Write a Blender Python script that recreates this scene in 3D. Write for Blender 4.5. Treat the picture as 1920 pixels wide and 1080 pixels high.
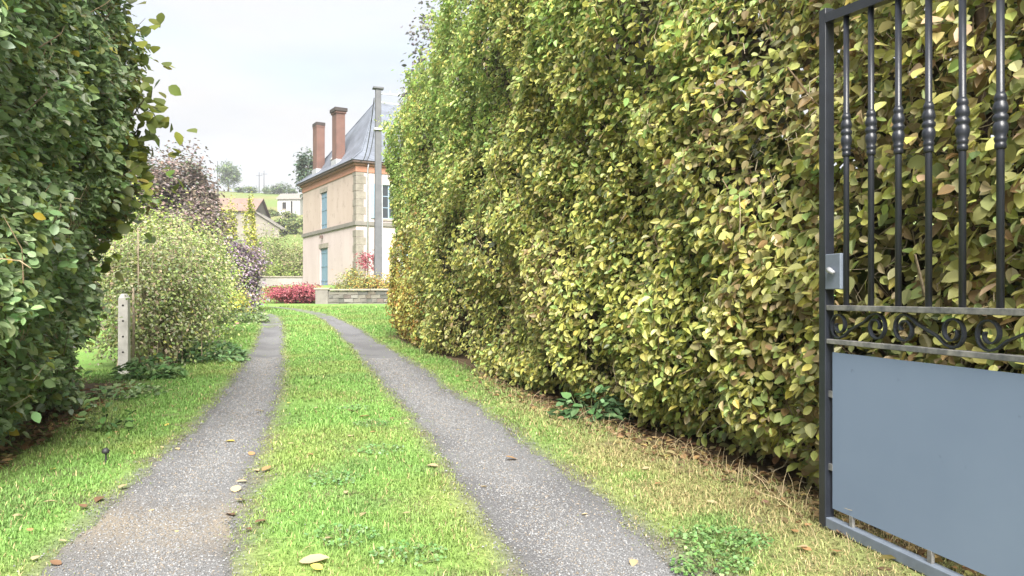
import bpy, math, random
import numpy as np
from mathutils import Matrix, Vector
for o in list(bpy.data.objects): bpy.data.objects.remove(o)
R = math.radians
rng = np.random.default_rng(11); random.seed(11)
sc = bpy.context.scene
COL = sc.collection
CAMH = 0.9
# ------------------------------------------------------------------ camera
cam = bpy.data.cameras.new("camera"); camo = bpy.data.objects.new("camera", cam); COL.objects.link(camo)
camo.location = (0, 0, CAMH); camo.rotation_euler = (R(90), 0, 0)
cam.sensor_width = 36; cam.lens = 36 * 1400 / 1920; cam.shift_y = 15 / 1920
cam.clip_start = 0.05; cam.clip_end = 3000; sc.camera = camo
# ------------------------------------------------------------------ world, sun, exposure
SUN_AZ = R(173)      # compass angle of the sun measured from +Y, clockwise: behind the camera
SUN_EL = R(46)
w = bpy.data.worlds.new("World"); sc.world = w; w.use_nodes = True
nt = w.node_tree; nt.nodes.clear()
def N(t, kind, **kw):
    n = t.nodes.new(kind)
    for k, v in kw.items():
        if k.startswith('_'): setattr(n, k[1:], v)
        else: n.inputs[k.replace('__', ' ')].default_value = v
    return n
sky = N(nt, 'ShaderNodeTexSky', _sky_type='NISHITA', _sun_disc=False, _sun_elevation=SUN_EL, _sun_rotation=SUN_AZ, _air_density=1.0, _dust_density=2.5)
tc = N(nt, 'ShaderNodeTexCoord'); mp = N(nt, 'ShaderNodeMapping'); mp.inputs['Scale'].default_value = (1.0, 1.0, 4.5)
no = N(nt, 'ShaderNodeTexNoise', Scale=2.6, Detail=6.0, Roughness=0.55)
rp = N(nt, 'ShaderNodeValToRGB'); rp.color_ramp.elements[0].position = 0.30; rp.color_ramp.elements[0].color = (0.80, 0.80, 0.80, 1)
rp.color_ramp.elements[1].position = 0.56; rp.color_ramp.elements[1].color = (1, 1, 1, 1)
mx = N(nt, 'ShaderNodeMix', _data_type='RGBA')
no2 = N(nt, 'ShaderNodeTexNoise', Scale=1.7, Detail=5.0, Roughness=0.5); nt.links.new(mp.outputs[0], no2.inputs['Vector'])
rp2 = N(nt, 'ShaderNodeValToRGB'); rp2.color_ramp.elements[0].position = 0.36; rp2.color_ramp.elements[0].color = (0.176, 0.188, 0.206, 1)
rp2.color_ramp.elements[1].position = 0.54; rp2.color_ramp.elements[1].color = (0.210, 0.210, 0.211, 1)
sc10 = N(nt, 'ShaderNodeVectorMath', _operation='SCALE', Scale=10.0)
nt.links.new(no2.outputs['Fac'], rp2.inputs[0]); nt.links.new(rp2.outputs[0], sc10.inputs[0]); nt.links.new(sc10.outputs[0], mx.inputs['B'])
bg = N(nt, 'ShaderNodeBackground', Strength=0.1); ow = N(nt, 'ShaderNodeOutputWorld')
nt.links.new(tc.outputs['Generated'], mp.inputs['Vector']); nt.links.new(mp.outputs[0], no.inputs['Vector'])
nt.links.new(no.outputs['Fac'], rp.inputs[0]); nt.links.new(rp.outputs[0], mx.inputs['Factor'])
nt.links.new(sky.outputs[0], mx.inputs['A']); nt.links.new(mx.outputs['Result'], bg.inputs[0]); nt.links.new(bg.outputs[0], ow.inputs[0])
sl = bpy.data.lights.new("sun", 'SUN'); sl.energy = 4.5; sl.angle = R(45); sl.color = (1.0, 0.955, 0.89)
so = bpy.data.objects.new("sun", sl); COL.objects.link(so)
sdir = Vector((math.sin(SUN_AZ) * math.cos(SUN_EL), math.cos(SUN_AZ) * math.cos(SUN_EL), math.sin(SUN_EL)))
so.rotation_euler = sdir.to_track_quat('Z', 'Y').to_euler(); so.location = (0, -10, 20)
sc.view_settings.view_transform = 'Standard'; sc.view_settings.look = 'None'
sc.view_settings.exposure = 2.15; sc.view_settings.gamma = 1.0
sc.cycles.max_bounces = 6; sc.cycles.transparent_max_bounces = 8

# ------------------------------------------------------------------ helpers
def lin(r, g, b, k=1.0):
    f = lambda c: (c / 255 / 12.92 if c <= 10 else ((c / 255 + 0.055) / 1.055) ** 2.4) * k
    return (f(r), f(g), f(b))
def hsh(ix, iy, seed):
    h = (ix.astype(np.int64) * 374761393 + iy.astype(np.int64) * 668265263 + seed * 974634533) & 0x7fffffff
    h = ((h ^ (h >> 13)) * 1274126177) & 0x7fffffff
    return ((h ^ (h >> 16)) & 0xffff) / 65535.0
def vn(x, y, seed=0):                     # smooth value noise 0..1
    x = np.asarray(x, float); y = np.asarray(y, float)
    ix = np.floor(x); iy = np.floor(y); fx = x - ix; fy = y - iy
    fx = fx * fx * (3 - 2 * fx); fy = fy * fy * (3 - 2 * fy)
    a = hsh(ix, iy, seed); b = hsh(ix + 1, iy, seed); c = hsh(ix, iy + 1, seed); d = hsh(ix + 1, iy + 1, seed)
    return (a * (1 - fx) + b * fx) * (1 - fy) + (c * (1 - fx) + d * fx) * fy
def fbm(x, y, seed=0, o=3):
    s = 0; a = 0.5; t = 0
    for k in range(o):
        s = s + a * vn(np.asarray(x) * 2 ** k, np.asarray(y) * 2 ** k, seed + k * 17); t += a; a *= 0.5
    return s / t
def sstep(a, b, x):
    t = np.clip((np.asarray(x, float) - a) / (b - a), 0, 1); return t * t * (3 - 2 * t)

def mesh_np(name, V, F, C=None, smooth=False):
    """V (n,3); F list of (m,k) int arrays, C (n,3) point colours."""
    me = bpy.data.meshes.new(name)
    V = np.asarray(V, np.float32)
    if not isinstance(F, list): F = [F]
    F = [np.asarray(f, np.int32) for f in F if len(f)]
    me.vertices.add(len(V)); me.vertices.foreach_set('co', V.ravel())
    loops = np.concatenate([f.ravel() for f in F]); tot = np.concatenate([np.full(len(f), f.shape[1], np.int32) for f in F])
    me.loops.add(len(loops)); me.loops.foreach_set('vertex_index', loops)
    me.polygons.add(len(tot)); st = np.concatenate([[0], np.cumsum(tot)[:-1]]).astype(np.int32)
    me.polygons.foreach_set('loop_start', st); me.polygons.foreach_set('loop_total', tot)
    me.polygons.foreach_set('use_smooth', np.full(len(tot), bool(smooth)))
    me.update(calc_edges=True)
    if C is not None:
        at = me.color_attributes.new('Col', 'FLOAT_COLOR', 'POINT')
        C4 = np.ones((len(V), 4), np.float32); C4[:, :3] = C; at.data.foreach_set('color', C4.ravel())
    me.validate()
    return me
class MB:
    def __init__(s): s.V = []; s.F = {}; s.n = 0; s.C = []; s.hasc = False
    def add(s, V, F, c=None):
        V = np.asarray(V, float); s.V.append(V)
        for f in F: s.F.setdefault(len(f), []).append([i + s.n for i in f])
        s.n += len(V)
        s.C.append(np.tile(c if c is not None else (1, 1, 1), (len(V), 1)))
        if c is not None: s.hasc = True
        return s
    def box(s, lo, hi, c=None, M=None):
        (a, b, d), (e, f, g) = lo, hi
        V = np.array([(a,b,d),(e,b,d),(e,f,d),(a,f,d),(a,b,g),(e,b,g),(e,f,g),(a,f,g)], float)
        if M is not None: V = np.array([M @ Vector(v) for v in V])
        return s.add(V, [(0,3,2,1),(4,5,6,7),(0,1,5,4),(1,2,6,5),(2,3,7,6),(3,0,4,7)], c)
    def tube(s, P, r, k=6, c=None, cap=True):
        P = [Vector(p) for p in P]; n = len(P)
        r = [r] * n if not hasattr(r, '__len__') else r
        V = []; F = []
        up = None
        for i, p in enumerate(P):
            t = (P[min(i+1, n-1)] - P[max(i-1, 0)])
            t = t.normalized() if t.length > 1e-9 else Vector((0, 0, 1))
            if up is None:
                up = t.orthogonal().normalized()
            else:
                up = (up - t * up.dot(t)); up = up.normalized() if up.length > 1e-6 else t.orthogonal().normalized()
            sd = t.cross(up)
            for j in range(k):
                a = 2 * math.pi * j / k
                V.append(p + (up * math.cos(a) + sd * math.sin(a)) * r[i])
        for i in range(n - 1):
            for j in range(k):
                F.append((i*k+j, i*k+(j+1)%k, (i+1)*k+(j+1)%k, (i+1)*k+j))
        if cap: F.append(tuple(range(k))[::-1]); F.append(tuple((n-1)*k+j for j in range(k)))
        return s.add(V, F, c)
    def lathe(s, prof, k=12, c=None, org=(0,0,0)):
        P = [(org[0], org[1], org[2] + z) for r, z in prof]
        V = []; F = []; n = len(prof)
        for (r, z) in prof:
            for j in range(k):
                a = 2*math.pi*j/k; V.append((org[0]+r*math.cos(a), org[1]+r*math.sin(a), org[2]+z))
        for i in range(n-1):
            for j in range(k): F.append((i*k+j, i*k+(j+1)%k, (i+1)*k+(j+1)%k, (i+1)*k+j))
        F.append(tuple(range(k))[::-1]); F.append(tuple((n-1)*k+j for j in range(k)))
        return s.add(V, F, c)
    def mesh(s, name, smooth=False):
        return mesh_np(name, np.concatenate(s.V), [np.array(f) for f in s.F.values()], np.concatenate(s.C) if s.hasc else None, smooth)
    def build(s, name, mat, parent=None, smooth=False, bevel=0):
        return link(name, s.mesh(name, smooth), mat, parent, bevel)
def link(name, me, mat, parent=None, bevel=0):
    o = bpy.data.objects.new(name, me); COL.objects.link(o)
    if mat is not None and not me.materials: me.materials.append(mat)
    if parent is not None: o.parent = parent
    if bevel:
        b = o.modifiers.new('bevel', 'BEVEL'); b.width = bevel; b.segments = 2; b.limit_method = 'ANGLE'
    return o
def empty(name, loc=(0,0,0), rz=0):
    o = bpy.data.objects.new(name, None); COL.objects.link(o); o.location = loc; o.rotation_euler = (0, 0, rz); o.empty_display_size = 0.1
    return o
def tag(o, label=None, cat=None, group=None, kind=None):
    if label: o['label'] = label
    if cat: o['category'] = cat
    if group: o['group'] = group
    if kind: o['kind'] = kind
    return o

# ------------------------------------------------------------------ materials
def speck(m, dark=.6, scale=26, pos=.66):
    t = m.node_tree; p = [n for n in t.nodes if n.type == 'BSDF_PRINCIPLED'][0]; l = p.inputs['Base Color'].links[0].from_socket
    co = N(t, 'ShaderNodeTexCoord'); n = N(t, 'ShaderNodeTexNoise', Scale=scale, Detail=6.0, Roughness=0.7); t.links.new(co.outputs['Object'], n.inputs['Vector'])
    r = N(t, 'ShaderNodeValToRGB'); r.color_ramp.elements[0].position = pos; r.color_ramp.elements[0].color = (1, 1, 1, 1); r.color_ramp.elements[1].position = pos + .06; r.color_ramp.elements[1].color = (dark,) * 3 + (1,)
    mm = N(t, 'ShaderNodeMix', _data_type='RGBA', _blend_type='MULTIPLY', Factor=1.0); t.links.new(n.outputs['Fac'], r.inputs[0]); t.links.new(l, mm.inputs['A']); t.links.new(r.outputs[0], mm.inputs['B']); t.links.new(mm.outputs['Result'], p.inputs['Base Color'])
def mat(name, col=(0.5,0.5,0.5), rough=0.7, attr=False, spec=0.4, metal=0.0, trans=0.0, var=0.0, vscale=5.0, bump=0.0, bscale=40.0, bdist=0.01, col2=None, stretch=None):
    m = bpy.data.materials.new(name); m.use_nodes = True; t = m.node_tree; t.nodes.clear()
    out = N(t, 'ShaderNodeOutputMaterial'); p = N(t, 'ShaderNodeBsdfPrincipled', Roughness=rough, Metallic=metal)
    p.inputs['Specular IOR Level'].default_value = spec
    csrc = None
    if attr:
        a = N(t, 'ShaderNodeAttribute', _attribute_name='Col'); csrc = a.outputs['Color']
    co = N(t, 'ShaderNodeTexCoord')
    vec = co.outputs['Object']
    if stretch:
        mpn = N(t, 'ShaderNodeMapping'); mpn.inputs['Scale'].default_value = stretch; t.links.new(vec, mpn.inputs[0]); vec = mpn.outputs[0]
    if var or col2:
        n = N(t, 'ShaderNodeTexNoise', Scale=vscale, Detail=5.0, Roughness=0.6); t.links.new(vec, n.inputs['Vector'])
        r = N(t, 'ShaderNodeValToRGB'); r.color_ramp.elements[0].position = 0.32; r.color_ramp.elements[1].position = 0.68
        if col2: r.color_ramp.elements[0].color = (*col, 1); r.color_ramp.elements[1].color = (*col2, 1)
        else:
            lo, hi = 1 - var, 1 + var
            base = (1,1,1) if attr else col
            r.color_ramp.elements[0].color = (*[c*lo for c in base], 1); r.color_ramp.elements[1].color = (*[c*hi for c in base], 1)
        t.links.new(n.outputs['Fac'], r.inputs[0])
        if attr:
            mm = N(t, 'ShaderNodeMix', _data_type='RGBA', _blend_type='MULTIPLY', Factor=1.0)
            t.links.new(csrc, mm.inputs['A']); t.links.new(r.outputs[0], mm.inputs['B']); csrc = mm.outputs['Result']
        else: csrc = r.outputs[0]
    if csrc is not None: t.links.new(csrc, p.inputs['Base Color'])
    else: p.inputs['Base Color'].default_value = (*col, 1)
    if bump:
        bn = N(t, 'ShaderNodeTexNoise', Scale=bscale, Detail=4.0, Roughness=0.65); t.links.new(vec, bn.inputs['Vector'])
        b = N(t, 'ShaderNodeBump', Strength=bump, Distance=bdist); t.links.new(bn.outputs['Fac'], b.inputs['Height']); t.links.new(b.outputs[0], p.inputs['Normal'])
    sh = p.outputs[0]
    if trans:
        tr = N(t, 'ShaderNodeBsdfTranslucent')
        if csrc is not None: t.links.new(csrc, tr.inputs['Color'])
        else: tr.inputs['Color'].default_value = (*col, 1)
        ms = N(t, 'ShaderNodeMixShader', Fac=trans); t.links.new(sh, ms.inputs[1]); t.links.new(tr.outputs[0], ms.inputs[2]); sh = ms.outputs[0]
    t.links.new(sh, out.inputs[0])
    return m
M = {}
M['leaf'] = mat('leaf_surface', attr=True, rough=0.42, spec=0.45, trans=0.38)
M['leaf_matt'] = mat('leaf_matt', attr=True, rough=0.6, spec=0.25, trans=0.3)
M['grass'] = mat('grass_blade', attr=True, rough=0.55, spec=0.25, trans=0.3)
M['bark'] = mat('bark', attr=True, rough=0.85, spec=0.2, var=0.35, vscale=30, bump=0.5, bscale=60)
M['ground'] = mat('ground_soil', attr=True, rough=0.95, spec=0.1, var=0.28, vscale=22, bump=0.8, bscale=45, bdist=0.02)
M['gravel'] = mat('gravel_bed', attr=True, rough=0.95, spec=0.15, var=0.32, vscale=150, bump=0.9, bscale=130, bdist=0.012)
M['stones'] = mat('gravel_stone', attr=True, rough=0.9, spec=0.2)
M['gate'] = mat('gate_paint', (0.017, 0.020, 0.028), rough=0.36, spec=0.5, var=0.2, vscale=14, bump=0.15, bscale=120, bdist=0.002)
M['gate_rail'] = mat('weathered_rail_paint', (0.06, 0.065, 0.075), rough=0.5, spec=0.5, col2=(0.22, 0.215, 0.20), vscale=26)
M['panel'] = mat('gate_panel_paint', (0.158, 0.207, 0.295), rough=0.8, spec=0.15, col2=(0.175, 0.226, 0.316), vscale=2.2)
M['lock'] = mat('lock_case_paint', (0.13, 0.155, 0.195), rough=0.55, var=0.12, vscale=20)
M['steel'] = mat('worn_steel', (0.5, 0.5, 0.5), rough=0.35, metal=0.8)
M['concrete'] = mat('weathered_concrete', (0.33, 0.32, 0.295), rough=0.9, col2=(0.42, 0.405, 0.375), vscale=9, bump=0.4, bscale=60)
M['pole_conc'] = mat('pole_concrete', (0.075, 0.078, 0.085), rough=0.9, col2=(0.10, 0.103, 0.11), vscale=3, bump=0.3, bscale=30)
M['dark'] = mat('dark_hole', (0.015, 0.014, 0.013), rough=0.9)
M['render'] = mat('pink_lime_render', (0.37, 0.305, 0.30), rough=0.92, col2=(0.42, 0.352, 0.35), vscale=0.8, bump=0.3, bscale=25, stretch=(1, 1, 0.4))
M['render_tan'] = mat('tan_lime_render', (0.33, 0.265, 0.228), rough=0.92, col2=(0.375, 0.306, 0.27), vscale=0.8, bump=0.3, bscale=25, stretch=(1, 1, 0.4))
M['limestone'] = mat('limestone', (0.19, 0.168, 0.138), rough=0.9, col2=(0.26, 0.232, 0.195), vscale=2.5, bump=0.4, bscale=18)
M['string'] = mat('grey_string_stone', (0.12, 0.11, 0.10), rough=0.9, col2=(0.17, 0.158, 0.14), vscale=3)
M['quoin'] = mat('quoin_limestone', (0.135, 0.122, 0.10), rough=0.9, col2=(0.215, 0.195, 0.165), vscale=2.2, bump=0.4, bscale=18)
M['wallwhite'] = mat('pale_garden_render', (0.22, 0.21, 0.19), rough=0.95, col2=(0.28, 0.265, 0.245), vscale=1.2)
M['post'] = mat('fence_post_concrete', (0.46, 0.445, 0.41), rough=0.9, col2=(0.56, 0.545, 0.505), vscale=12, bump=0.3, bscale=60)
M['slate'] = mat('slate', (0.135, 0.15, 0.18), rough=0.6, spec=0.4)
M['brick'] = mat('brick', (0.3, 0.12, 0.07), rough=0.9)
M['brickband'] = mat('brick_cornice', (0.28, 0.13, 0.085), rough=0.9, col2=(0.33, 0.165, 0.11), vscale=2.0, bump=0.2, bscale=10)
M['soot'] = mat('sooty_cap', (0.035, 0.028, 0.026), rough=0.9, var=0.2)
M['darkwood'] = mat('dark_gutter', (0.09, 0.06, 0.05), rough=0.7)
M['blue'] = mat('blue_shutter_paint', (0.112, 0.185, 0.25), rough=0.6, col2=(0.132, 0.212, 0.28), vscale=3)
M['paleblue'] = mat('pale_blue_shutter_paint', (0.20, 0.275, 0.35), rough=0.6, var=0.06)
M['glass'] = mat('window_glass', (0.03, 0.035, 0.04), rough=0.08, spec=0.6)
M['zinc'] = mat('zinc', (0.33, 0.34, 0.36), rough=0.45, metal=0.3, var=0.1)
M['white'] = mat('white_paint', (0.32, 0.32, 0.318), rough=0.6)
M['tile'] = mat('red_roof_tile', (0.135, 0.085, 0.07), rough=0.9, col2=(0.17, 0.115, 0.095), vscale=1.1, bump=0.4, bscale=8)
M['barnwall'] = mat('pale_barn_render', (0.15, 0.135, 0.115), rough=0.95, col2=(0.195, 0.178, 0.155), vscale=0.6)
M['stone'] = mat('rubble_stone', attr=True, rough=0.95, var=0.25, vscale=14, bump=0.5, bscale=30)
M['wood'] = mat('grey_wood', (0.26, 0.21, 0.15), rough=0.9, var=0.25, vscale=20)
M['cable'] = mat('black_cable', (0.02, 0.02, 0.022), rough=0.6)
speck(M['panel'], .72, 14, .66); speck(M['concrete'], .8, 30, .62); speck(M['render'], .86, 1.6, .58); speck(M['render_tan'], .82, 1.6, .56); speck(M['limestone'], .65, 9, .58)
# brick and slate courses: flat pattern on surfaces some 50 m away
def coursed(m, c1, c2, mortar, sx, sy, off=0.5, msize=0.02, world_axes='xz'):
    t = m.node_tree; p = [n for n in t.nodes if n.type == 'BSDF_PRINCIPLED'][0]
    a = N(t, 'ShaderNodeTexCoord'); s = N(t, 'ShaderNodeSeparateXYZ'); ad = N(t, 'ShaderNodeMath', _operation='ADD'); cb = N(t, 'ShaderNodeCombineXYZ')
    t.links.new(a.outputs['Object'], s.inputs[0]); t.links.new(s.outputs[0], ad.inputs[0]); t.links.new(s.outputs[1], ad.inputs[1])
    t.links.new(ad.outputs[0], cb.inputs[0]); t.links.new(s.outputs[2], cb.inputs[1])
    b = N(t, 'ShaderNodeTexBrick', Scale=1.0, Color1=(*c1, 1), Color2=(*c2, 1), Mortar=(*mortar, 1))
    b.inputs['Brick Width'].default_value = sx; b.inputs['Row Height'].default_value = sy; b.inputs['Mortar Size'].default_value = msize; b.offset = off
    t.links.new(cb.outputs[0], b.inputs['Vector']); 
    n = N(t, 'ShaderNodeTexNoise', Scale=1.3, Detail=4.0); t.links.new(a.outputs['Object'], n.inputs['Vector'])
    r = N(t, 'ShaderNodeValToRGB'); r.color_ramp.elements[0].position = .3; r.color_ramp.elements[1].position = .7
    r.color_ramp.elements[0].color = (.72, .72, .72, 1); r.color_ramp.elements[1].color = (1.15, 1.15, 1.15, 1); t.links.new(n.outputs['Fac'], r.inputs[0])
    mm = N(t, 'ShaderNodeMix', _data_type='RGBA', _blend_type='MULTIPLY', Factor=1.0); t.links.new(b.outputs['Color'], mm.inputs['A']); t.links.new(r.outputs[0], mm.inputs['B'])
    t.links.new(mm.outputs['Result'], p.inputs['Base Color'])
coursed(M['brick'], (0.125, 0.050, 0.036), (0.092, 0.038, 0.03), (0.13, 0.098, 0.08), 0.24, 0.075, msize=0.012)
coursed(M['slate'], (0.115, 0.130, 0.160), (0.090, 0.103, 0.128), (0.065, 0.07, 0.083), 0.24, 0.16, msize=0.008)

# ------------------------------------------------------------------ the lie of the land
def road_z(Y): return np.where(Y < 14, 0, np.where(Y < 35, 0.025 * (Y - 14) * sstep(12, 17, Y), 0.525 + 0.012 * (np.minimum(Y, 62) - 35)))
def gz(X, Y):
    X = np.asarray(X, float); Y = np.asarray(Y, float)
    z = road_z(Y)
    ter = sstep(36.2, 45, Y) * sstep(-19, -13.5, X)
    z = z + (1.55 - z) * ter
    hill = np.maximum(0, Y - 63)
    hz = np.interp(hill, [0, 6, 45, 142, 170, 260, 1600], [0, .9, 9.4, 29.8, 30.6, 26, 20])
    z = z + hz * (1 + 0.04 * np.sin(X * 0.03) )
    near = 1 - sstep(20, 60, Y)
    z = z + near * (0.030 * (vn(X * 0.8 + 50, Y * 0.8 + 50, 3) - 0.5) + 0.012 * (vn(X * 2.3 + 9, Y * 2.3 + 9, 5) - 0.5))
    z = z + sstep(70, 120, Y) * 1.6 * (fbm(X * 0.05 + 40, Y * 0.05, 8) - 0.5)
    # the verges stand a little above the tracks
    d = np.minimum(track_sd(X, Y, LT), track_sd(X, Y, RT))
    z = z - 0.035 * (1 - sstep(-0.28, 0.12, d)) * (1 - sstep(30, 40, Y))
    return z
LT = np.array([(1.4,-8,.6),(-.1,-2,.6),(-.47,0,.58),(-1.2,2.4,.57),(-1.46,3.22,.57),(-1.79,4.58,.51),(-2.64,7.73,.48),(-4.33,13.3,.5),(-5.63,17.5,.52),(-7.06,21.9,.55),(-8.2,25,.5),(-9.8,27.8,.5),(-12.5,30,.55),(-16,31.2,.6),(-24,32,.6)])
RT = np.array([(2.9,-8,.6),(1.5,-2,.6),(1.02,0,.58),(.32,2.4,.58),(.17,3.2,.58),(-.07,4.06,.57),(-.46,5.7,.56),(-.85,7.0,.55),(-1.28,8.69,.6),(-2.54,13.3,.6),(-3.8,17.5,.58),(-5.25,21.9,.5),(-6.4,25,.5),(-8.4,29,.55),(-10.4,31.6,.6),(-14,33.4,.65),(-19,34.2,.65),(-24,34.4,.6)])
def dens(T):
    seg = np.concatenate([[0], np.cumsum(np.hypot(np.diff(T[:,0]), np.diff(T[:,1])))])
    u = np.linspace(0, seg[-1], 160)
    x, y, w_ = [np.interp(u, seg, T[:, k]) for k in range(3)]
    for _ in range(3):
        x[1:-1] = (x[:-2] + x[1:-1]*2 + x[2:]) / 4; y[1:-1] = (y[:-2] + y[1:-1]*2 + y[2:]) / 4
    return np.stack([x, y, w_], 1)
LT = dens(LT); RT = dens(RT)
def track_sd(X, Y, T):
    """signed distance to the edge of a wheel track (negative inside)."""
    X = np.asarray(X, float); sh = X.shape; P = np.stack([X.ravel(), np.asarray(Y, float).ravel()], 1)
    best = np.full(len(P), 1e9)
    A = T[:-1, :2]; B = T[1:, :2]; W = (T[:-1, 2] + T[1:, 2]) / 4
    for lo in range(0, len(P), 20000):
        p = P[lo:lo+20000, None, :]; ab = (B - A)[None]; t = np.clip(((p - A[None]) * ab).sum(2) / (ab * ab).sum(2), 0, 1)
        d = np.hypot(*np.moveaxis(p - (A[None] + t[..., None] * ab), 2, 0)) - W[None]
        best[lo:lo+20000] = d.min(1)
    return best.reshape(sh)
def g1(x, y): return float(gz(np.array([x]), np.array([y]))[0])
HB = np.array([(-2.5,3.0),(0.6,2.12),(2.1,1.68),(2.9,1.46),(3.36,1.34),(4.27,1.04),(5.86,.377),(9.33,-.6),(15.75,-2.53),(17,-2.9)])
def hedge_x(Y): return np.interp(Y, HB[:, 0], HB[:, 1])
def lhedge_x(Y): return -1.36 - 0.31 * np.asarray(Y, float)

# ground sheet
def ax(segs):
    out = [segs[0][0]]
    for a, b, st in segs:
        n = max(1, int(round((b - a) / st))); out += list(a + (b - a) * (np.arange(n) + 1) / n)
    return np.array(out)
gx = ax([(-900,-300,120),(-300,-100,14),(-100,-24,3),(-24,-6,.45),(-6,3,.1),(3,12,.6),(12,60,5),(60,300,40),(300,900,150)])
gy = ax([(-300,-30,60),(-30,0,3),(0,1.8,.3),(1.8,9,.1),(9,20,.2),(20,46,.5),(46,70,1),(70,230,4),(230,400,20),(400,1600,150)])
GX, GY = np.meshgrid(gx, gy); GZ = gz(GX, GY)
dl = track_sd(GX, GY, LT); dr = track_sd(GX, GY, RT); dmin = np.minimum(dl, dr)
def verge_dry(X, Y):     # 0..1 how dry the turf is: strip between right track and hedge, nearer the gate
    m = sstep(-0.25, 0.25, X - (np.interp(Y, RT[:,1], RT[:,0]) + 0.45)) * sstep(9, 4.5, Y) * (1 - 0.25 * sstep(5, 9, Y))
    pat = fbm(X * 1.6 + 7, Y * 1.6, 21)
    m = np.clip(m * (0.25 + 0.95 * pat), 0, .85)
    for (cx, cy, r) in ((.74, 2.72, .2), (.82, 3.0, .13), (.62, 3.75, .1), (.66, 2.5, .16)):
        m = m * (1 - np.exp(-((X - cx) ** 2 + (Y - cy) ** 2) / (r * r)))
    return m
def grass_col(X, Y):
    n1 = fbm(X * 0.9 + 3, Y * 0.9, 31); n2 = fbm(X * 3.1, Y * 3.1, 33); 
    g = np.array((0.150, 0.270, 0.066)); yl = np.array((0.205, 0.262, 0.075)); dk = np.array((0.120, 0.205, 0.06)); st = np.array((0.29, 0.27, 0.12))
    c = g + (yl - g) * (.75 * sstep(.4, .75, n1))[..., None]; c = c + (dk - c) * (0.7 * sstep(.55, .8, n2))[..., None]
    d = verge_dry(X, Y); c = c + (st - c) * (0.85 * d)[..., None]
    dm = np.minimum(track_sd(X, Y, LT), track_sd(X, Y, RT))
    e = (1 - sstep(0, .16, dm)) * 0.45
    c = c + (np.array((0.20, 0.18, 0.075)) - c) * e[..., None]
    return c
gc = np.zeros((*GX.shape, 3))
near = GY < 62
gcol = grass_col(GX, GY) * 0.8
soil = np.array((0.105, 0.082, 0.055)); grv = np.array((0.10, 0.098, 0.095))
k = fbm(GX * 5, GY * 5, 41); gcol = gcol + (soil - gcol) * (0.75 * sstep(.5, .75, k) * sstep(14, 6, GY))[..., None]
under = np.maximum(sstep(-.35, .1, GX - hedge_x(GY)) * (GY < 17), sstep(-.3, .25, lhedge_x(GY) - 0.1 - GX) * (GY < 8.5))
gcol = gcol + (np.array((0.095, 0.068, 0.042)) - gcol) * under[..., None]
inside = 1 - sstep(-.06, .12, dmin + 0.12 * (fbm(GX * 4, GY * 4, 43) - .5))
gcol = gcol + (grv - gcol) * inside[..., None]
far = np.array((0.105, 0.145, 0.045)) + (np.array((0.14, 0.14, 0.06)) - np.array((0.105, 0.145, 0.045))) * sstep(.4, .7, fbm(GX * .06, GY * .06, 44))[..., None]
gcol = gcol + (far - gcol) * sstep(50, 75, GY)[..., None]
nx, ny = len(gx), len(gy)
idx = np.arange(nx * ny).reshape(ny, nx)
F = np.stack([idx[:-1,:-1], idx[:-1,1:], idx[1:,1:], idx[1:,:-1]], -1).reshape(-1, 4)
tag(link('ground', mesh_np('ground', np.stack([GX, GY, GZ], -1).reshape(-1, 3), F, gcol.reshape(-1, 3), True), M['ground']), kind='structure')

# wheel tracks as thin sheets of gravel over the ground
def track_sheet(T, nm, seed):
    T = T[(T[:, 1] > 0)]
    seg = np.concatenate([[0], np.cumsum(np.hypot(np.diff(T[:,0]), np.diff(T[:,1])))])
    u = [0.0]
    while u[-1] < seg[-1]: u.append(u[-1] + 0.06 + 0.012 * u[-1])
    u = np.array(u[:-1]); x, y, wd = [np.interp(u, seg, T[:, k]) for k in range(3)]
    tx = np.gradient(x, u); ty = np.gradient(y, u); L = np.hypot(tx, ty); nxv, nyv = ty / L, -tx / L
    m = 13; V = []; C = []
    for j in range(m):
        s_ = j / (m - 1) * 2 - 1
        edge = 1 + (0.42 * (fbm(u * 3.1, u * 0 + (s_ > 0) * 9, seed) - 0.5) + 0.26 * (fbm(u * 11, u * 0 + (s_ > 0) * 5, seed + 3) - .5)) 
        px = x + nxv * wd / 2 * s_ * edge; py = y + nyv * wd / 2 * s_ * edge
        z = gz(px, py) + 0.006 - 0.010 * sstep(.86, 1, abs(s_))
        V.append(np.stack([px, py, z], 1))
        g = np.array((0.130, 0.131, 0.136)); tan = np.array((0.25, 0.21, 0.155)); dk = np.array((0.10, 0.10, 0.105)); gn = np.array((.09, .09, .055))
        n = fbm(px * 2.2, py * 2.2, seed + 5); c = g + (dk - g) * (0.9 * sstep(.42, .72, n))[:, None]
        c = c + (gn - c) * (0.5 * sstep(.8, 1, abs(s_)))
        if nm == 'left': c = c + (tan - c) * (0.6 * np.exp(-((py - 2.98) / .28) ** 2) * sstep(.25, .5, fbm(px * 4, py * 4, 77)))[:, None]
        C.append(c)
    V = np.stack(V, 1); C = np.stack(C, 1); n_ = len(u)
    ii = np.arange(n_ * m).reshape(n_, m); F = np.stack([ii[:-1,:-1], ii[:-1,1:], ii[1:,1:], ii[1:,:-1]], -1).reshape(-1, 4)
    return tag(link('gravel_track', mesh_np('gravel_track', V.reshape(-1, 3), F, C.reshape(-1, 3), True), M['gravel']), kind='structure')
track_sheet(LT, 'left', 101); track_sheet(RT, 'right', 202)

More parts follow.
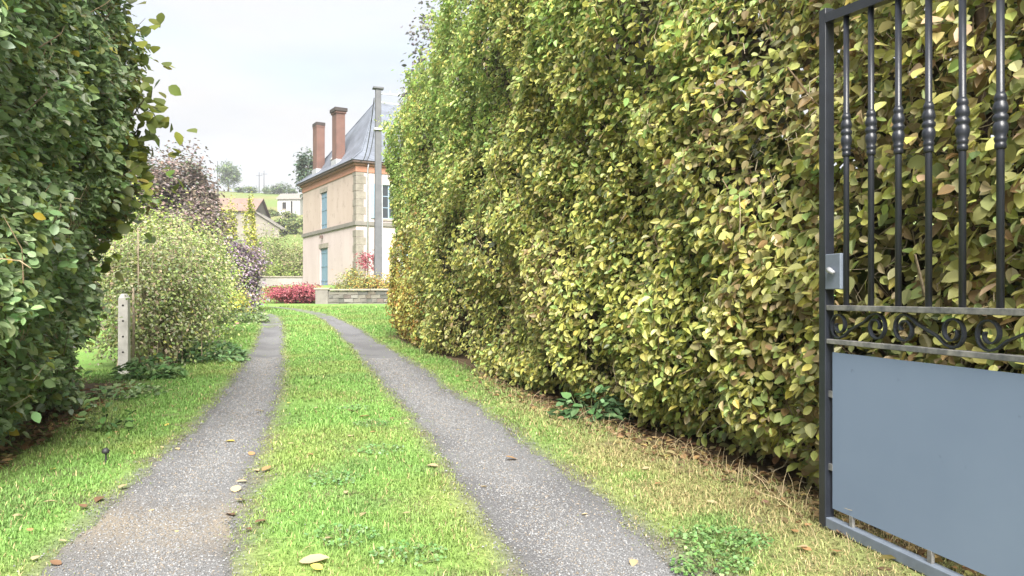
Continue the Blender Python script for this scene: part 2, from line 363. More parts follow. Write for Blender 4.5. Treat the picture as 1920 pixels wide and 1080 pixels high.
# loose gravel on the tracks
def gravel():
    P = []
    for T, k in ((LT, 0), (RT, 1)):
        n = 46000; y = 2.1 + 9 * rng.random(n) ** 2.0; x0 = np.interp(y, T[:,1], T[:,0]); wd = np.interp(y, T[:,1], T[:,2])
        x = x0 + (rng.normal(0, .26, n)) * wd
        ok = rng.random(n) < 1 - 0.75 * sstep(-.02, .08, track_sd(x, y, T)); P.append(np.stack([x[ok], y[ok]], 1))
    P = np.concatenate(P); n = len(P); r = (0.0022 + 0.0034 * rng.random(n) ** 2.5) * (0.7 + P[:, 1] * .1)
    z = gz(P[:, 0], P[:, 1]) + 0.006 + r * .25
    base = np.array([(1,0,0),(-.5,.87,0),(-.5,-.87,0),(.3,.1,.8),(0,0,-.7)]); Fq = np.array([(0,1,3),(1,2,3),(2,0,3),(1,0,4),(2,1,4),(0,2,4)])
    a = rng.random(n) * 6.28; ca, sa = np.cos(a), np.sin(a)
    B = base[None] * (0.7 + 0.6 * rng.random((n, 5, 3)))
    V = np.stack([B[..., 0] * ca[:, None] - B[..., 1] * sa[:, None], B[..., 0] * sa[:, None] + B[..., 1] * ca[:, None], B[..., 2]], -1) * r[:, None, None] + np.stack([P[:, 0], P[:, 1], z], 1)[:, None]
    v = 0.095 + 0.12 * rng.random(n) ** 1.6; C = v[:, None] * np.array((.98, 1, 1.03)) ; tn = rng.random(n) < .16; C[tn] = C[tn] * np.array((1.1, .92, .72))
    F = (Fq[None] + (np.arange(n) * 5)[:, None, None]).reshape(-1, 3)
    tag(link('gravel', mesh_np('gravel', V.reshape(-1, 3), F, np.repeat(C, 5, 0)), M['stones']), 'loose grey gravel scattered over the two wheel tracks', 'gravel', kind='stuff')
gravel()

# ------------------------------------------------------------------ leaves
def unit(a): return a / np.maximum(np.linalg.norm(a, axis=-1, keepdims=True), 1e-9)
# leaf outline: base, left 1, left 2, tip, right 2, right 1 (x across, y along, z up)
LEAF = np.array([(0,0,0),(-.30,.28,.06),(-.27,.66,.05),(0,1.0,-.10),(.27,.66,.05),(.30,.28,.06)])
def leaf_frames(Nn, D):
    D = unit(D - Nn * (D * Nn).sum(1, keepdims=True)); X = np.cross(D, Nn); return X, D, Nn
LEAF2 = np.array([(0,0,0),(-.2,.13,.03),(-.32,.36,.06),(-.28,.64,.05),(-.13,.87,-.01),(0,1,-.07),(.13,.87,-.01),(.28,.64,.05),(.32,.36,.06),(.2,.13,.03)])
def leaves_fine(P, Nn, D, L, C, wid=1.0):
    n = len(P); X, Y, Z = leaf_frames(unit(Nn), unit(D))
    B = np.broadcast_to(LEAF2[None], (n, 10, 3)).copy(); B[..., 0] *= (wid * (.85 + .3 * rng.random(n)))[:, None]
    cv = rng.normal(0, .14, n); B[..., 2] += cv[:, None] * B[..., 1] ** 2; fold = rng.normal(.12, .2, n); B[..., 2] += fold[:, None] * np.abs(B[..., 0]); B[..., 2] += (rng.normal(0, .12, n)[:, None]) * B[..., 0]
    V = (B[..., 0:1] * X[:, None] + B[..., 1:2] * Y[:, None] + B[..., 2:3] * Z[:, None]) * L[:, None, None] + P[:, None]
    o = (np.arange(n) * 10)[:, None]
    F = np.concatenate([o + np.array([[0, 5, 2, 1]]), o + np.array([[5, 4, 3, 2]]), o + np.array([[0, 9, 8, 5]]), o + np.array([[5, 8, 7, 6]])])
    return V.reshape(-1, 3), F, np.repeat(C, 10, 0)
def leaves(P, Nn, D, L, C, wid=1.0, curl=0.0):
    """vectorised leaf quads. returns V,F,C"""
    n = len(P); X, Y, Z = leaf_frames(unit(Nn), unit(D))
    B = np.broadcast_to(LEAF[None], (n, 6, 3)).copy(); B[..., 0] *= (np.ones(n) * wid)[:, None]
    cv = rng.normal(0, .5, n) * 0.25 + curl
    B[:, 3, 2] += cv; B[:, 2, 2] += cv * .35; B[:, 4, 2] += cv * .35
    fold = rng.normal(0, .09, n); B[:, (1, 2, 4, 5), 2] += fold[:, None]
    V = (B[..., 0:1] * X[:, None] + B[..., 1:2] * Y[:, None] + B[..., 2:3] * Z[:, None]) * L[:, None, None] + P[:, None]
    o = (np.arange(n) * 6)[:, None]
    F = np.concatenate([o + np.array([[0, 3, 2, 1]]), o + np.array([[0, 5, 4, 3]])])
    return V.reshape(-1, 3), F, np.repeat(C, 6, 0)
def pal(n, cols, wts, jit=0.18):
    cols = np.array(cols); i = rng.choice(len(cols), n, p=np.array(wts) / sum(wts))
    c = cols[i] * np.exp(rng.normal(0, jit, (n, 1))); return c * (1 + rng.normal(0, .06, (n, 3)))
def leaf_mesh(name, c, wid=1.0, curl=0.0):
    n = 1; V = []; B = LEAF.copy(); B[:, 0] *= wid; B[3, 2] += curl; B[2, 2] += curl * .3; B[4, 2] += curl * .3
    # six-sided blade with a raised midrib: more rounded than the mass leaves
    out = [(0,0,0),(-.2,.13,.03),(-.33,.36,.06),(-.28,.66,.05),(-.12,.88,-.01),(0,1,-.07),(.12,.88,-.01),(.28,.66,.05),(.33,.36,.06),(.2,.13,.03),(0,.36,-.005),(0,.66,-.01)]
    V = np.array(out); V[:, 0] *= wid; V[:, 2] += curl * V[:, 1] ** 2
    F = [np.array([(0,10,2,1),(10,11,3,2),(11,5,4,3),(0,9,8,10),(10,8,7,11),(11,7,6,5)])]
    return mesh_np(name, V, F, np.tile(c, (len(V), 1)), True)
def leaf_objects(root, P, Nn, D, L, C, mt, wid=1.0, name='leaf'):
    """single leaves as parts, sharing a few meshes"""
    K = 10; ks = np.linspace(0, len(C) - 1, K).astype(int); order = np.argsort(C[:, 0] - C[:, 1]); cols = C[order][ks]
    meshes = []
    for c in cols:
        me = leaf_mesh(name, c, wid, rng.normal(0, .1)); me.materials.append(mt); meshes.append(me)
    X, Y, Z = leaf_frames(unit(Nn), unit(D)); inv = Matrix.Translation(-Vector(root.location))
    for i in range(len(P)):
        j = int(np.argmin(((cols - C[i]) ** 2).sum(1) + rng.random(K) * 1e-4))
        o = bpy.data.objects.new(name, meshes[j]); COL.objects.link(o); o.parent = root
        m = Matrix(((X[i,0]*L[i], Y[i,0]*L[i], Z[i,0]*L[i], P[i,0]), (X[i,1]*L[i], Y[i,1]*L[i], Z[i,1]*L[i], P[i,1]), (X[i,2]*L[i], Y[i,2]*L[i], Z[i,2]*L[i], P[i,2]), (0,0,0,1)))
        o.matrix_basis = inv @ m
def shift(V, root): return V - np.array(root.location)

# ---- right hedge, in two stretches
HN = np.array((-0.955, -0.296, 0.0)); HT = np.array((-0.296, 0.955, 0.0))
def hedge_top(Y): return np.interp(Y, [0, 8, 10.5, 11.8, 13, 14.2, 16.2], [5.2, 5.3, 5.45, 5.3, 4.95, 4.75, 4.45]) + 0.35 * (fbm(np.asarray(Y) * 1.4, np.asarray(Y) * 0, 55) - .5)
def hedge_disp(Y, z):
    d = 0.26 * (fbm(Y * 0.9, z * 0.35 + 3, 61) - .5) + 0.66 * (fbm(Y * 2.4, z * 1.3, 62, 2) - .5) + 0.14 * (vn(Y * 5, z * 5, 63) - .5)
    d = d + 0.10 * np.sin(Y * 4.6 + 0.8 * np.sin(z)) * sstep(6, 9, Y)
    d = d - 1.05 * np.exp(-((Y - 9.6) / .62) ** 4) * (1 - sstep(1.5, 2.2, z)) 
    d = d - 0.30 * np.exp(-((Y - 12.4) / .35) ** 2) * (1 - sstep(.5, 1.1, z))
    d = d - 0.14 * (1 - sstep(.02, .35, z))                 # foot of the hedge set back
    d = d - 0.10 * sstep(3.5, 5.4, z)
    d = d * (1 - .45 * sstep(11.5, 14, Y))
    # held back by the open gate leaf
    lim = hedge_x(Y) * 0 + 0.02
    return np.where(Y < 3.1, np.minimum(d * .5, lim), d)
def hedge_leaves(Ya, Yb, n, L0, deep=False):
    Y = Ya + (Yb - Ya) * rng.random(n); top = hedge_top(Y)
    vis = np.minimum(top, CAMH + 0.40 * np.maximum(Y, 1.5) + 0.55)
    z = 0.04 + (vis - 0.04) * rng.random(n)
    dep = (rng.gamma(1.3, .07, n) if not deep else .26 + .9 * rng.random(n))
    hol = np.exp(-((Y - 9.6) / .62) ** 4) * (1 - sstep(1.5, 2.2, z)); low = 0.3 * (1 - sstep(.1, .5, z))
    gate_thin = (Y < 3.2) * (1 - .0 * z)
    if deep: gate_thin = gate_thin * 0
    kp = rng.random(n) < (1 - .72 * hol) * (1 - .45 * low) * (1 - .6 * gate_thin) * np.clip(-.25 + 2.1 * fbm(Y * 2.3 + 4, z * 1.9, 66), .12, 1.1)
    Y, z, dep, top = Y[kp], z[kp], dep[kp], top[kp]; n = len(Y)
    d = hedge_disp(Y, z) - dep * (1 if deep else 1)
    topfluff = sstep(top - .5, top, z); d = d + rng.normal(0, .12, n) * topfluff
    P = np.stack([hedge_x(Y), Y, z + gz(hedge_x(Y), Y)], 1) + HN * d[:, None]
    P += rng.normal(0, .015, (n, 3))
    return P, Y, z, dep
def hedge_cols(P, Y, z, dep):
    n = len(Y)
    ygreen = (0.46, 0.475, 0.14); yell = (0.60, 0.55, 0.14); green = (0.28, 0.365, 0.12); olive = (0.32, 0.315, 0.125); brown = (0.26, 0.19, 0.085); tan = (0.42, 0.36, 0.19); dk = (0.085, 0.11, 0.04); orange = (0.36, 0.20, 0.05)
    c = pal(n, [ygreen, yell, green, olive, dk, tan], [.40, .13, .22, .16, .06, .03])
    br = pal(n, [brown, tan, olive, ygreen], [.22, .2, .38, .2])
    pb = np.clip(sstep(.52, .72, fbm(Y * 1.1, z * 1.1 + 7, 71)) * .55 + .55 * sstep(4.2, 2.6, Y) * sstep(-.2, 1.0, z), 0, .62)
    pb = np.maximum(pb, .5 * np.exp(-((Y - 3.4) / 1.1) ** 2 - ((z - 1.9) / .5) ** 2))
    m = rng.random(n) < pb; c[m] = br[m]
    c = c * (.68 + .64 * fbm(Y * 3.4, z * 1.1, 75))[:, None]
    g2 = pal(n, [green, (0.25, 0.37, 0.09), ygreen], [.45, .35, .2])
    pg = sstep(.45, .7, fbm(Y * .8 + 20, z * .8, 72)) * .7 * sstep(1.2, 3.4, z) + .6 * sstep(6, 10, Y) * sstep(1.6, 3.2, z)
    m = rng.random(n) < pg; c[m] = g2[m]
    og = pal(n, [orange, yell, (0.30, 0.24, 0.05), ygreen], [.35, .25, .25, .15])
    po = .85 * sstep(11.5, 14.5, Y) * sstep(2.6, .6, z); m = rng.random(n) < po; c[m] = og[m]
    shadec = pal(n, [dk, (.07, .06, .035), (.05, .04, .03)], [.5, .25, .25]); m = rng.random(n) < np.maximum(sstep(.18, .45, dep), .85 * np.exp(-((Y - 9.6) / .62) ** 4) * (1 - sstep(1.5, 2.2, z))); c[m] = shadec[m]  # inner leaves and hollow darkened: shade put into the leaf colour
    return np.clip(c, 0.01, .6)
def hedge_orient(n, out, up=0.55, rnd=0.75, droop=-.35):
    Nn = out * (0.75 + 0 * rng.random((n, 1))) + np.array((0, 0, 1)) * up + rng.normal(0, rnd * .6, (n, 3))
    D = rng.normal(0, .6, (n, 3)) + np.array((0, 0, droop)) + out * .25
    return unit(Nn), unit(D)
def twigs(mb, n, f, cols):
    for _ in range(n):
        P, r = f(); mb.tube(P, r, 4, cols[rng.integers(len(cols))] * (0.8 + .4 * rng.random()), cap=False)
TW = np.array([(0.22, 0.165, 0.105), (0.15, 0.11, 0.075), (0.30, 0.245, 0.17), (0.11, 0.085, 0.06)])
def right_hedge(Ya, Yb, label, nl, ndeep, nind, nstem, ntw):
    x0 = float(hedge_x((Ya + Yb) / 2)) + .5; y0 = (Ya + Yb) / 2
    root = tag(empty('clipped_hedge', (x0, y0, g1(x0, y0))), label, 'hedge')
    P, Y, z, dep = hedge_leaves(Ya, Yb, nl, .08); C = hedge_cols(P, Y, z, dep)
    Nn, D = hedge_orient(len(P), HN)
    L = (0.032 + 0.040 * rng.random(len(P)) ** 1.5) * np.where(Y < 3.6, 1.12, 1.0) * (1 + .03 * np.maximum(0, Y - 6))
    # big near leaves become parts of their own
    scr = L / np.maximum(Y, .5); vis = (np.abs(P[:, 0] / np.maximum(P[:, 1], .1)) < .70) & (P[:, 1] > 1.8) & (dep < .10) & (z < CAMH + .39 * Y) & (z > .12)
    cand = np.where(vis)[0]; cand = cand[np.argsort(-scr[cand])][:nind]
    rest = np.setdiff1d(np.arange(len(P)), cand)
    if nind: leaf_objects(root, P[cand], Nn[cand], D[cand], L[cand] * 1.05, C[cand], M['leaf'])
    fine = rest[Y[rest] < 7.0]; crs = rest[Y[rest] >= 7.0]
    V0, F0, C0 = leaves(P[crs], Nn[crs], D[crs], L[crs], C[crs], wid=1.02)
    V1, F1, C1 = leaves_fine(P[fine], Nn[fine], D[fine], L[fine], C[fine])
    V1, F1, C1 = np.concatenate([V0, V1]), np.concatenate([F0, F1 + len(V0)]), np.concatenate([C0, C1])
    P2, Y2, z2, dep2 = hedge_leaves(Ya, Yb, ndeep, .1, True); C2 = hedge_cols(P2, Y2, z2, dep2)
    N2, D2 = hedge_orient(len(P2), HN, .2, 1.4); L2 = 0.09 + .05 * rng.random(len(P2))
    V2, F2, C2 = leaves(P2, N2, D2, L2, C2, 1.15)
    # upper and rear part out of the picture: coarser leaves, so that the hedge is whole
    n3 = int((Yb - Ya) * 900); Y3 = Ya + (Yb - Ya) * rng.random(n3); z3 = .1 + (hedge_top(Y3) - .1) * rng.random(n3)
    front = rng.random(n3) < .35; vis3 = CAMH + .40 * np.maximum(Y3, 1.5) + .4
    d3 = np.where(front & (z3 > vis3), hedge_disp(Y3, z3) - .1 * rng.random(n3), -1.15 - .25 * rng.random(n3))
    P3 = np.stack([hedge_x(Y3), Y3, z3], 1) + HN * d3[:, None]; N3, D3 = hedge_orient(n3, HN, .3, 1.2)
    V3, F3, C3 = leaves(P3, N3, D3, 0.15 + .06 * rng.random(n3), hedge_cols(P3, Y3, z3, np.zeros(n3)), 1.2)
    n1 = len(V1); n2 = n1 + len(V2)
    V = np.concatenate([V1, V2, V3]); F = np.concatenate([F1, F2 + n1, F3 + n2]); C = np.concatenate([C1, C2, C3])
    f = link('foliage', mesh_np('foliage', shift(V, root), F, C), M['leaf'], root); f['kind'] = 'stuff'
    # stems and bare twigs
    for s in range(nstem):
        Yc = Ya + .2 + (Yb - Ya - .4) * (s + rng.random() * .6) / nstem; xb = float(hedge_x(Yc)) + .42 + .2 * rng.random(); h = 3.2 + 1.4 * rng.random(); mb = MB()
        pts = [Vector((xb + .05 * math.sin(q * 2.1 + s) - .02 * q, Yc + .06 * math.sin(q * 1.7 + 2 * s), g1(xb, Yc) - .04 + h * q / 7)) for q in range(8)]
        mb.tube([p - root.location for p in pts], [.035 - .003 * q for q in range(8)], 6, TW[1] * .8)
        for b in range(9):
            p = pts[1 + b % 6]; a = rng.normal(0, .7); q2 = p + Vector((-.2 - .2 * rng.random(), math.sin(a) * .4, .2 + .3 * rng.random()))
            mid = (p + q2) / 2 + Vector((rng.normal(0, .05), rng.normal(0, .05), -.05)); mb.tube([v - root.location for v in (p, mid, q2)], [.013, .009, .004], 4, TW[rng.integers(4)], cap=False)
        mb.build('stem', M['bark'], root, True)
    mb = MB()
    def tw():
        Yc = max(Ya, 2.0) + (min(Yb, 9.8) - max(Ya, 2.0)) * rng.random() ** 1.3; zt = .1 + (CAMH + .38 * max(Yc, 2)) * rng.random(); zt = min(zt, float(hedge_top(np.array(Yc))) - .3)
        d = float(hedge_disp(np.array(Yc), np.array(zt))) - .02 - .16 * rng.random() - (.06 if Yc < 3.3 else 0); ty = .25 if Yc < 3.3 else 1.
        p = np.array((float(hedge_x(Yc)), Yc, zt)) + HN * d; ln = .08 + .2 * rng.random(); dr_ = unit(HT * rng.normal(0, .7) + np.array((0, 0, 1)) * rng.normal(.35, .6) + HN * rng.normal(.0, .12) * ty)
        q = p + dr_ * ln; md = (p + q) / 2 + rng.normal(0, .03, 3)
        lo = np.array(root.location); return [p - lo, md - lo, q - lo], [.003, .0024, .0012]
    twigs(mb, ntw, tw, TW[[0, 2, 1]])
    if Ya < 2:
        for _ in range(150):
            Yc = 2.05 + 2.3 * rng.random() ** 1.2; zt = .15 + 1.8 * rng.random(); P_ = []; a = rng.normal(0, .9); z_ = zt; y_ = Yc
            for q in range(7):
                a += rng.normal(0, .45); y_ += .055 * math.cos(a); z_ += .055 * math.sin(a) - .004 * q
                dd = -.05 - .07 * math.sin(q * .9 + Yc * 9) ** 2; P_.append(np.array((float(hedge_x(y_)), y_, max(z_, .03))) + HN * dd - np.array(root.location))
            mb.tube(P_, [.0028, .0027, .0025, .0022, .002, .0016, .001], 4, np.array((.36, .31, .21)) * (.6 + .6 * rng.random()), cap=False)
    t = mb.build('twigs', M['bark'], root); t['kind'] = 'stuff'
    return root
right_hedge(0.4, 9.75, 'tall yellow-green clipped hedge right behind the open metal gate leaf', 150000, 17000, 300, 9, 1500)
right_hedge(9.75, 16.2, 'tall hedge stretch past the dark hollow, orange leaves at its foot', 70000, 8000, 0, 6, 40)

# ---- left hedge
LHN = np.array((0.955, 0.296, 0.0))
def lh_disp(Y, z):
    d = 0.40 * (fbm(Y * 1.0 + 9, z * .8, 81) - .5) + 0.55 * (fbm(Y * 2.3, z * 2.3, 82, 2) - .5)
    return d - 0.24 * (1 - sstep(.05, .8, z)) - .5 * sstep(5.2, 7.0, Y) * (1 - sstep(.7, 1.8, z)) + .05 * sstep(2, 4, z)
def left_hedge():
    Ya, Yb = 2.95, 6.75; x0 = -4.0; y0 = 5.0
    root = tag(empty('mixed_hedge', (x0, y0, g1(x0, y0))), 'tall shaggy dark green hedge with bare brown stems at its foot, opposite the gate', 'hedge')
    n = 40000; Y = Ya + (Yb - Ya) * rng.random(n); z = .06 + 4.3 * rng.random(n) ** 1.0
    lowkeep = rng.random(n) < .9 + .1 * sstep(.3, 1.4, z); Y, z = Y[lowkeep], z[lowkeep]; n = len(Y)
    dep = rng.gamma(1.3, .09, n); end = sstep(Yb - .6, Yb, Y); d = lh_disp(Y, z) - dep - end * .25 * rng.random(n)
    P = np.stack([lhedge_x(Y), Y, z + gz(lhedge_x(Y), Y)], 1) + LHN * d[:, None] + rng.normal(0, .02, (n, 3))
    green = (0.245, 0.345, 0.155); lt = (0.36, 0.47, 0.25); dk = (0.14, 0.205, 0.095); grey = (0.45, 0.52, 0.39); yell = (0.40, 0.34, 0.04); yg = (0.19, 0.235, 0.055)
    C = pal(n, [green, lt, dk, grey, yell, yg], [.40, .26, .14, .06, .008, .14], .2)
    yl = pal(n, [yg, (0.24, .25, .06), lt], [.5, .3, .2]); m = rng.random(n) < .7 * sstep(5.6, 6.8, Y) * sstep(1.5, 2.4, z); C[m] = yl[m]
    br = pal(n, [(0.17, .12, .05), (.2, .17, .06), yg], [.4, .3, .3]); m = rng.random(n) < .5 * sstep(5.8, 6.8, Y) * sstep(2.4, 1.6, z); C[m] = br[m]
    Nn = unit(LHN * .5 + np.array((0, -.35, .8)) + rng.normal(0, .5, (n, 3))); D = unit(rng.normal(0, .6, (n, 3)) + np.array((0, 0, -.35)) + LHN * .3)
    L = 0.036 + .042 * rng.random(n) ** 1.5
    scr = L / Y; vis = (P[:, 0] / P[:, 1] > -.68) & (dep < .12) & (z < CAMH + .39 * Y); cand = np.where(vis)[0]; cand = cand[np.argsort(-scr[cand])][:240]
    rest = np.setdiff1d(np.arange(n), cand)
    leaf_objects(root, P[cand], Nn[cand], D[cand], L[cand], C[cand], M['leaf'])
    V1, F1, C1 = leaves_fine(P[rest], Nn[rest], D[rest], L[rest], C[rest])
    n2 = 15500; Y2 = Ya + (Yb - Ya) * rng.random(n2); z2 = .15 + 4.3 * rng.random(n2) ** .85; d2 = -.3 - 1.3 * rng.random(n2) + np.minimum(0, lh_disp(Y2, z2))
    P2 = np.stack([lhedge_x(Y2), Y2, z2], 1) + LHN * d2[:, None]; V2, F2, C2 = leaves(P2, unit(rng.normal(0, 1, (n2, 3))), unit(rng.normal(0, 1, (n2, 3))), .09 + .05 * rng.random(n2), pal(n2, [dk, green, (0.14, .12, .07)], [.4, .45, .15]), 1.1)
    n1 = len(V1); f = link('foliage', mesh_np('foliage', shift(np.concatenate([V1, V2]), root), np.concatenate([F1, F2 + n1]), np.concatenate([C1, C2])), M['leaf'], root); f['kind'] = 'stuff'
    lo = Vector(root.location)
    for s in range(180):
        Yc = Ya + .3 + (Yb - Ya - .5) * rng.random(); off = rng.random() ** 1.8 * .8; xb = float(lhedge_x(Yc)) - .36 - off - .5 * float(sstep(5.2, 7.0, Yc)); h = 1.6 + 2.0 * rng.random(); zb_ = g1(xb, Yc)
        lean = rng.normal(.05, .13); leany = rng.normal(0, .18); r0 = .004 + .009 * rng.random() ** 2
        pts = [Vector((xb + lean * h * .3 * (q / 6) ** 1.4 + .025 * math.sin(q * 1.9 + s), Yc + leany * h * .4 * q / 6 + .025 * math.cos(q * 1.3 + s * 2), zb_ - .03 + h * q / 6)) - lo for q in range(7)]
        MB().tube(pts, [r0 * (1 - .09 * q) for q in range(7)], 5, TW[rng.integers(3)] * (1.0 + .5 * rng.random())).build('stem', M['bark'], root, True)
    mb = MB()
    for s in range(420):
        Yc = Ya + (Yb - Ya) * rng.random(); z_ = .15 + 3.2 * rng.random() ** 1.2; d_ = float(lh_disp(np.array(Yc), np.array(z_))) - .01 - .2 * rng.random()
        p = np.array((float(lhedge_x(Yc)), Yc, z_)) + LHN * d_; dr_ = unit(np.array((rng.normal(.1, .25), rng.normal(0, .5), rng.normal(.5, .5)))); q = p + dr_ * (.1 + .25 * rng.random()); md = (p + q) / 2 + rng.normal(0, .035, 3)
        L0 = np.array(root.location); mb.tube([p - L0, md - L0, q - L0], [.0035, .0028, .0014], 4, TW[rng.integers(4)] * 1.3, cap=False)
    t = mb.build('twigs', M['bark'], root); t['kind'] = 'stuff'
left_hedge()

# ---- generic shrub / tree made of a branching frame and leaf clumps
def crown_leaves(cen, rad, n, nclump, L, cols, wts, hollow=.35, flat=.5, jit=.2, cs=.22, up=.7):
    cen = np.array(cen, float); rad = np.array(rad, float)
    u = unit(rng.normal(0, 1, (nclump, 3))); rr = hollow + (1 - hollow) * rng.random((nclump, 1)) ** .6
    cl = cen + u * rad * rr * (0.85 + .3 * rng.random((nclump, 1)))
    i = rng.integers(0, nclump, n); csz = cs * (.6 + .8 * rng.random(nclump))
    P = cl[i] + rng.normal(0, 1, (n, 3)) * rad * csz[i][:, None]
    out = unit((P - cen) / rad); Nn = unit(out * .6 + np.array((0, 0, up)) + rng.normal(0, .5, (n, 3))); D = unit(rng.normal(0, .7, (n, 3)) + np.array((0, 0, -flat)) + out * .3)
    C = pal(n, cols, wts, jit) * (0.85 + .3 * rng.random((nclump, 1)))[i]
    return P, Nn, D, L * (.7 + .6 * rng.random(n)), np.clip(C, .01, .6), cl
SG = 'twiggy pale shrubs along the left verge'
def shrub(name, label, cat, loc, rad, n, L, cols, wts, nclump=40, stems=10, stemcol=None, czf=1.0, wid=1.0, group=None, hollow=.35, cs=.22, trunk=None, matl='leaf_matt', fname='foliage', up=.7, stuff=True, stem_up=.9, sr=.014):
    x, y = loc; z0 = g1(x, y); root = tag(empty(name, (x, y, z0)), label, cat, group)
    cz = rad[2] * czf
    P, Nn, D, Ls, C, cl = crown_leaves((0, 0, cz), rad, n, nclump, L, cols, wts, hollow, cs=cs, up=up)
    keep = P[:, 2] > .02; V, F, Cc = leaves(P[keep], Nn[keep], D[keep], Ls[keep], C[keep], wid)
    f = link(fname, mesh_np(fname, V, F, Cc), M[matl], root)
    if stuff: f['kind'] = 'stuff'
    sc_ = np.array(stemcol if stemcol is not None else TW[0])
    mb = MB(); shoots = []
    if trunk:
        r0, h0 = trunk; top = cz + rad[2] * .45
        pts = [Vector((.05 * r0 * 8 * math.sin(q * 1.3) * (q > 0), .04 * r0 * 8 * math.cos(q * 1.7) * (q > 0), -.05 + top * q / 7)) for q in range(8)]
        mb.tube(pts, [max(.012, r0 * (1 - q / 8.5)) for q in range(8)], 7, sc_)
        for b in range(min(stems, nclump)):
            t = cl[b]; k = min(6, max(2, int((h0 / top) * 7) + b % 4)); a = np.array(pts[k]); md = (a + t) / 2 + np.array((0, 0, .08 * rad[2])); mb.tube([a, md, t], [r0 * .3, r0 * .2, r0 * .07], 5, sc_, cap=False)
        mb.build('trunk', M['bark'], root, True)
    else:
        for b in range(stems):
            t = cl[b % nclump] * (.85 + .3 * rng.random()); a = np.array((rng.normal(0, .22) * rad[0], rng.normal(0, .22) * rad[1], -.04)); md = (a + t) / 2 + np.array((rng.normal(0, .05), rng.normal(0, .05), .12 * rad[2])); md[:2] = a[:2] * stem_up + (t[:2]) * (1 - stem_up) * .9
            mb.tube([a, md, t], [sr, sr * .7, sr * .3], 4, sc_ * (.7 + .6 * rng.random()), cap=False)
        if group == SG:
            for b in range(46):
                a = rng.random() * 6.28; rr_ = rng.random() ** .6; p = np.array((math.cos(a) * rr_ * rad[0], math.sin(a) * rr_ * rad[1], cz + rad[2] * .55 * rng.random())); q = p + np.array((rng.normal(0, .12), rng.normal(0, .12), .35 + .45 * rng.random()))
                mb.tube([p, (p + q) / 2 + rng.normal(0, .02, 3), q], [.004, .003, .0015], 4, sc_ * (.7 + .5 * rng.random()), cap=False); shoots.append((p, q))
            ns = 900; i = rng.integers(0, len(shoots), ns); f_ = rng.random((ns, 1)); Ps = np.array([x[0] for x in shoots])[i] * (1 - f_) + np.array([x[1] for x in shoots])[i] * f_ + rng.normal(0, .035, (ns, 3))
            V, F, Cc = leaves(Ps, unit(np.array((0, -.3, .8)) + rng.normal(0, .5, (ns, 3))), unit(rng.normal(0, .7, (ns, 3)) + np.array((0, 0, .3))), L * (.6 + .5 * rng.random(ns)), np.clip(pal(ns, cols, wts), .01, .6), wid)
            f = link('shoot_leaves', mesh_np('shoot_leaves', V, F, Cc), M[matl], root); f['kind'] = 'stuff'
        mb.build('stems', M['bark'], root)
    return root
G = dict(pale=(0.27, 0.32, 0.12), lime=(0.30, 0.40, 0.085), green=(0.16, 0.22, 0.075), grey=(0.28, 0.30, 0.19), tan=(0.34, 0.28, 0.19), dk=(0.07, 0.10, 0.045), yell=(0.42, 0.41, 0.10), mauve=(0.185, 0.150, 0.145), purple=(0.25, 0.20, 0.26), brown=(0.19, 0.145, 0.12), red=(0.27, 0.06, 0.08), pink=(0.34, 0.13, 0.145), olive=(0.16, 0.17, 0.06), orange=(0.32, 0.19, 0.05), bluegreen=(0.075, 0.115, 0.085))
SG = 'twiggy pale shrubs along the left verge'
shrub('twiggy_shrub', 'pale green twiggy shrub directly behind the concrete fence post', 'shrub', (-4.72, 9.8), (.66, .85, .86), 12000, .045, [G['pale'], G['grey'], G['green'], G['yell'], G['tan']], [.4, .25, .2, .02, .13], 60, 110, TW[2], group=SG, cs=.28, sr=.009)
shrub('twiggy_shrub', 'pale twiggy shrub second along the left verge after the concrete post', 'shrub', (-5.55, 12.0), (.78, 1.1, 1.0), 12000, .052, [G['pale'], G['grey'], G['green'], G['lime'], G['tan']], [.42, .22, .18, .06, .12], 60, 110, TW[2], group=SG, cs=.28, sr=.009)
shrub('twiggy_shrub', 'yellow-green twiggy shrub third along the left verge after the concrete post', 'shrub', (-6.7, 15.0), (1.05, 1.2, 1.12), 12000, .058, [G['pale'], G['lime'], G['green'], G['tan']], [.45, .2, .25, .1], 60, 60, TW[2], group=SG)
shrub('twiggy_shrub', 'rounded yellow-green shrub where the left verge bends, before the purple bush', 'shrub', (-8.25, 19.0), (1.0, 1.4, 1.15), 11000, .065, [G['pale'], G['lime'], G['green'], G['tan']], [.42, .28, .2, .1], 50, 50, TW[2], group=SG)
shrub('lime_shrub', 'bright lime green shrub rising behind the far end of the shaggy hedge', 'shrub', (-7.1, 14.6), (.5, .8, 1.25), 7000, .06, [G['lime'], (0.27, .33, .07), G['green']], [.55, .3, .15], 40, 16)
shrub('purple_shrub', 'mauve purple leaved bush beside the yellow flowering clump', 'shrub', (-10.1, 27.0), (.95, .85, 1.2), 15000, .10, [G['purple'], G['mauve'], G['brown'], (0.27, .22, .26)], [.4, .25, .15, .2], 36, 22, TW[1])
shrub('yellow_clump', 'low clump of bright yellow leaves beneath the purple bush', 'plant', (-9.2, 25.0), (.5, .45, .38), 1600, .065, [G['yell'], (0.5, .4, .03), G['lime']], [.6, .25, .15], 16, 8)
shrub('red_shrub', 'sprawling crimson leaved shrub left of the low rubble wall', 'shrub', (-10.75, 36.4), (1.45, .9, .46), 7000, .085, [G['red'], G['pink'], (0.22, .05, .06)], [.5, .3, .2], 40, 18, (0.2, .07, .07))
shrub('red_sapling', 'small red leaved sapling against the pale house front', 'sapling', (-7.95, 41.5), (.5, .5, .55), 700, .10, [G['red'], G['pink']], [.55, .45], 12, 6, (0.2, .1, .08), czf=3.1, cs=.3)
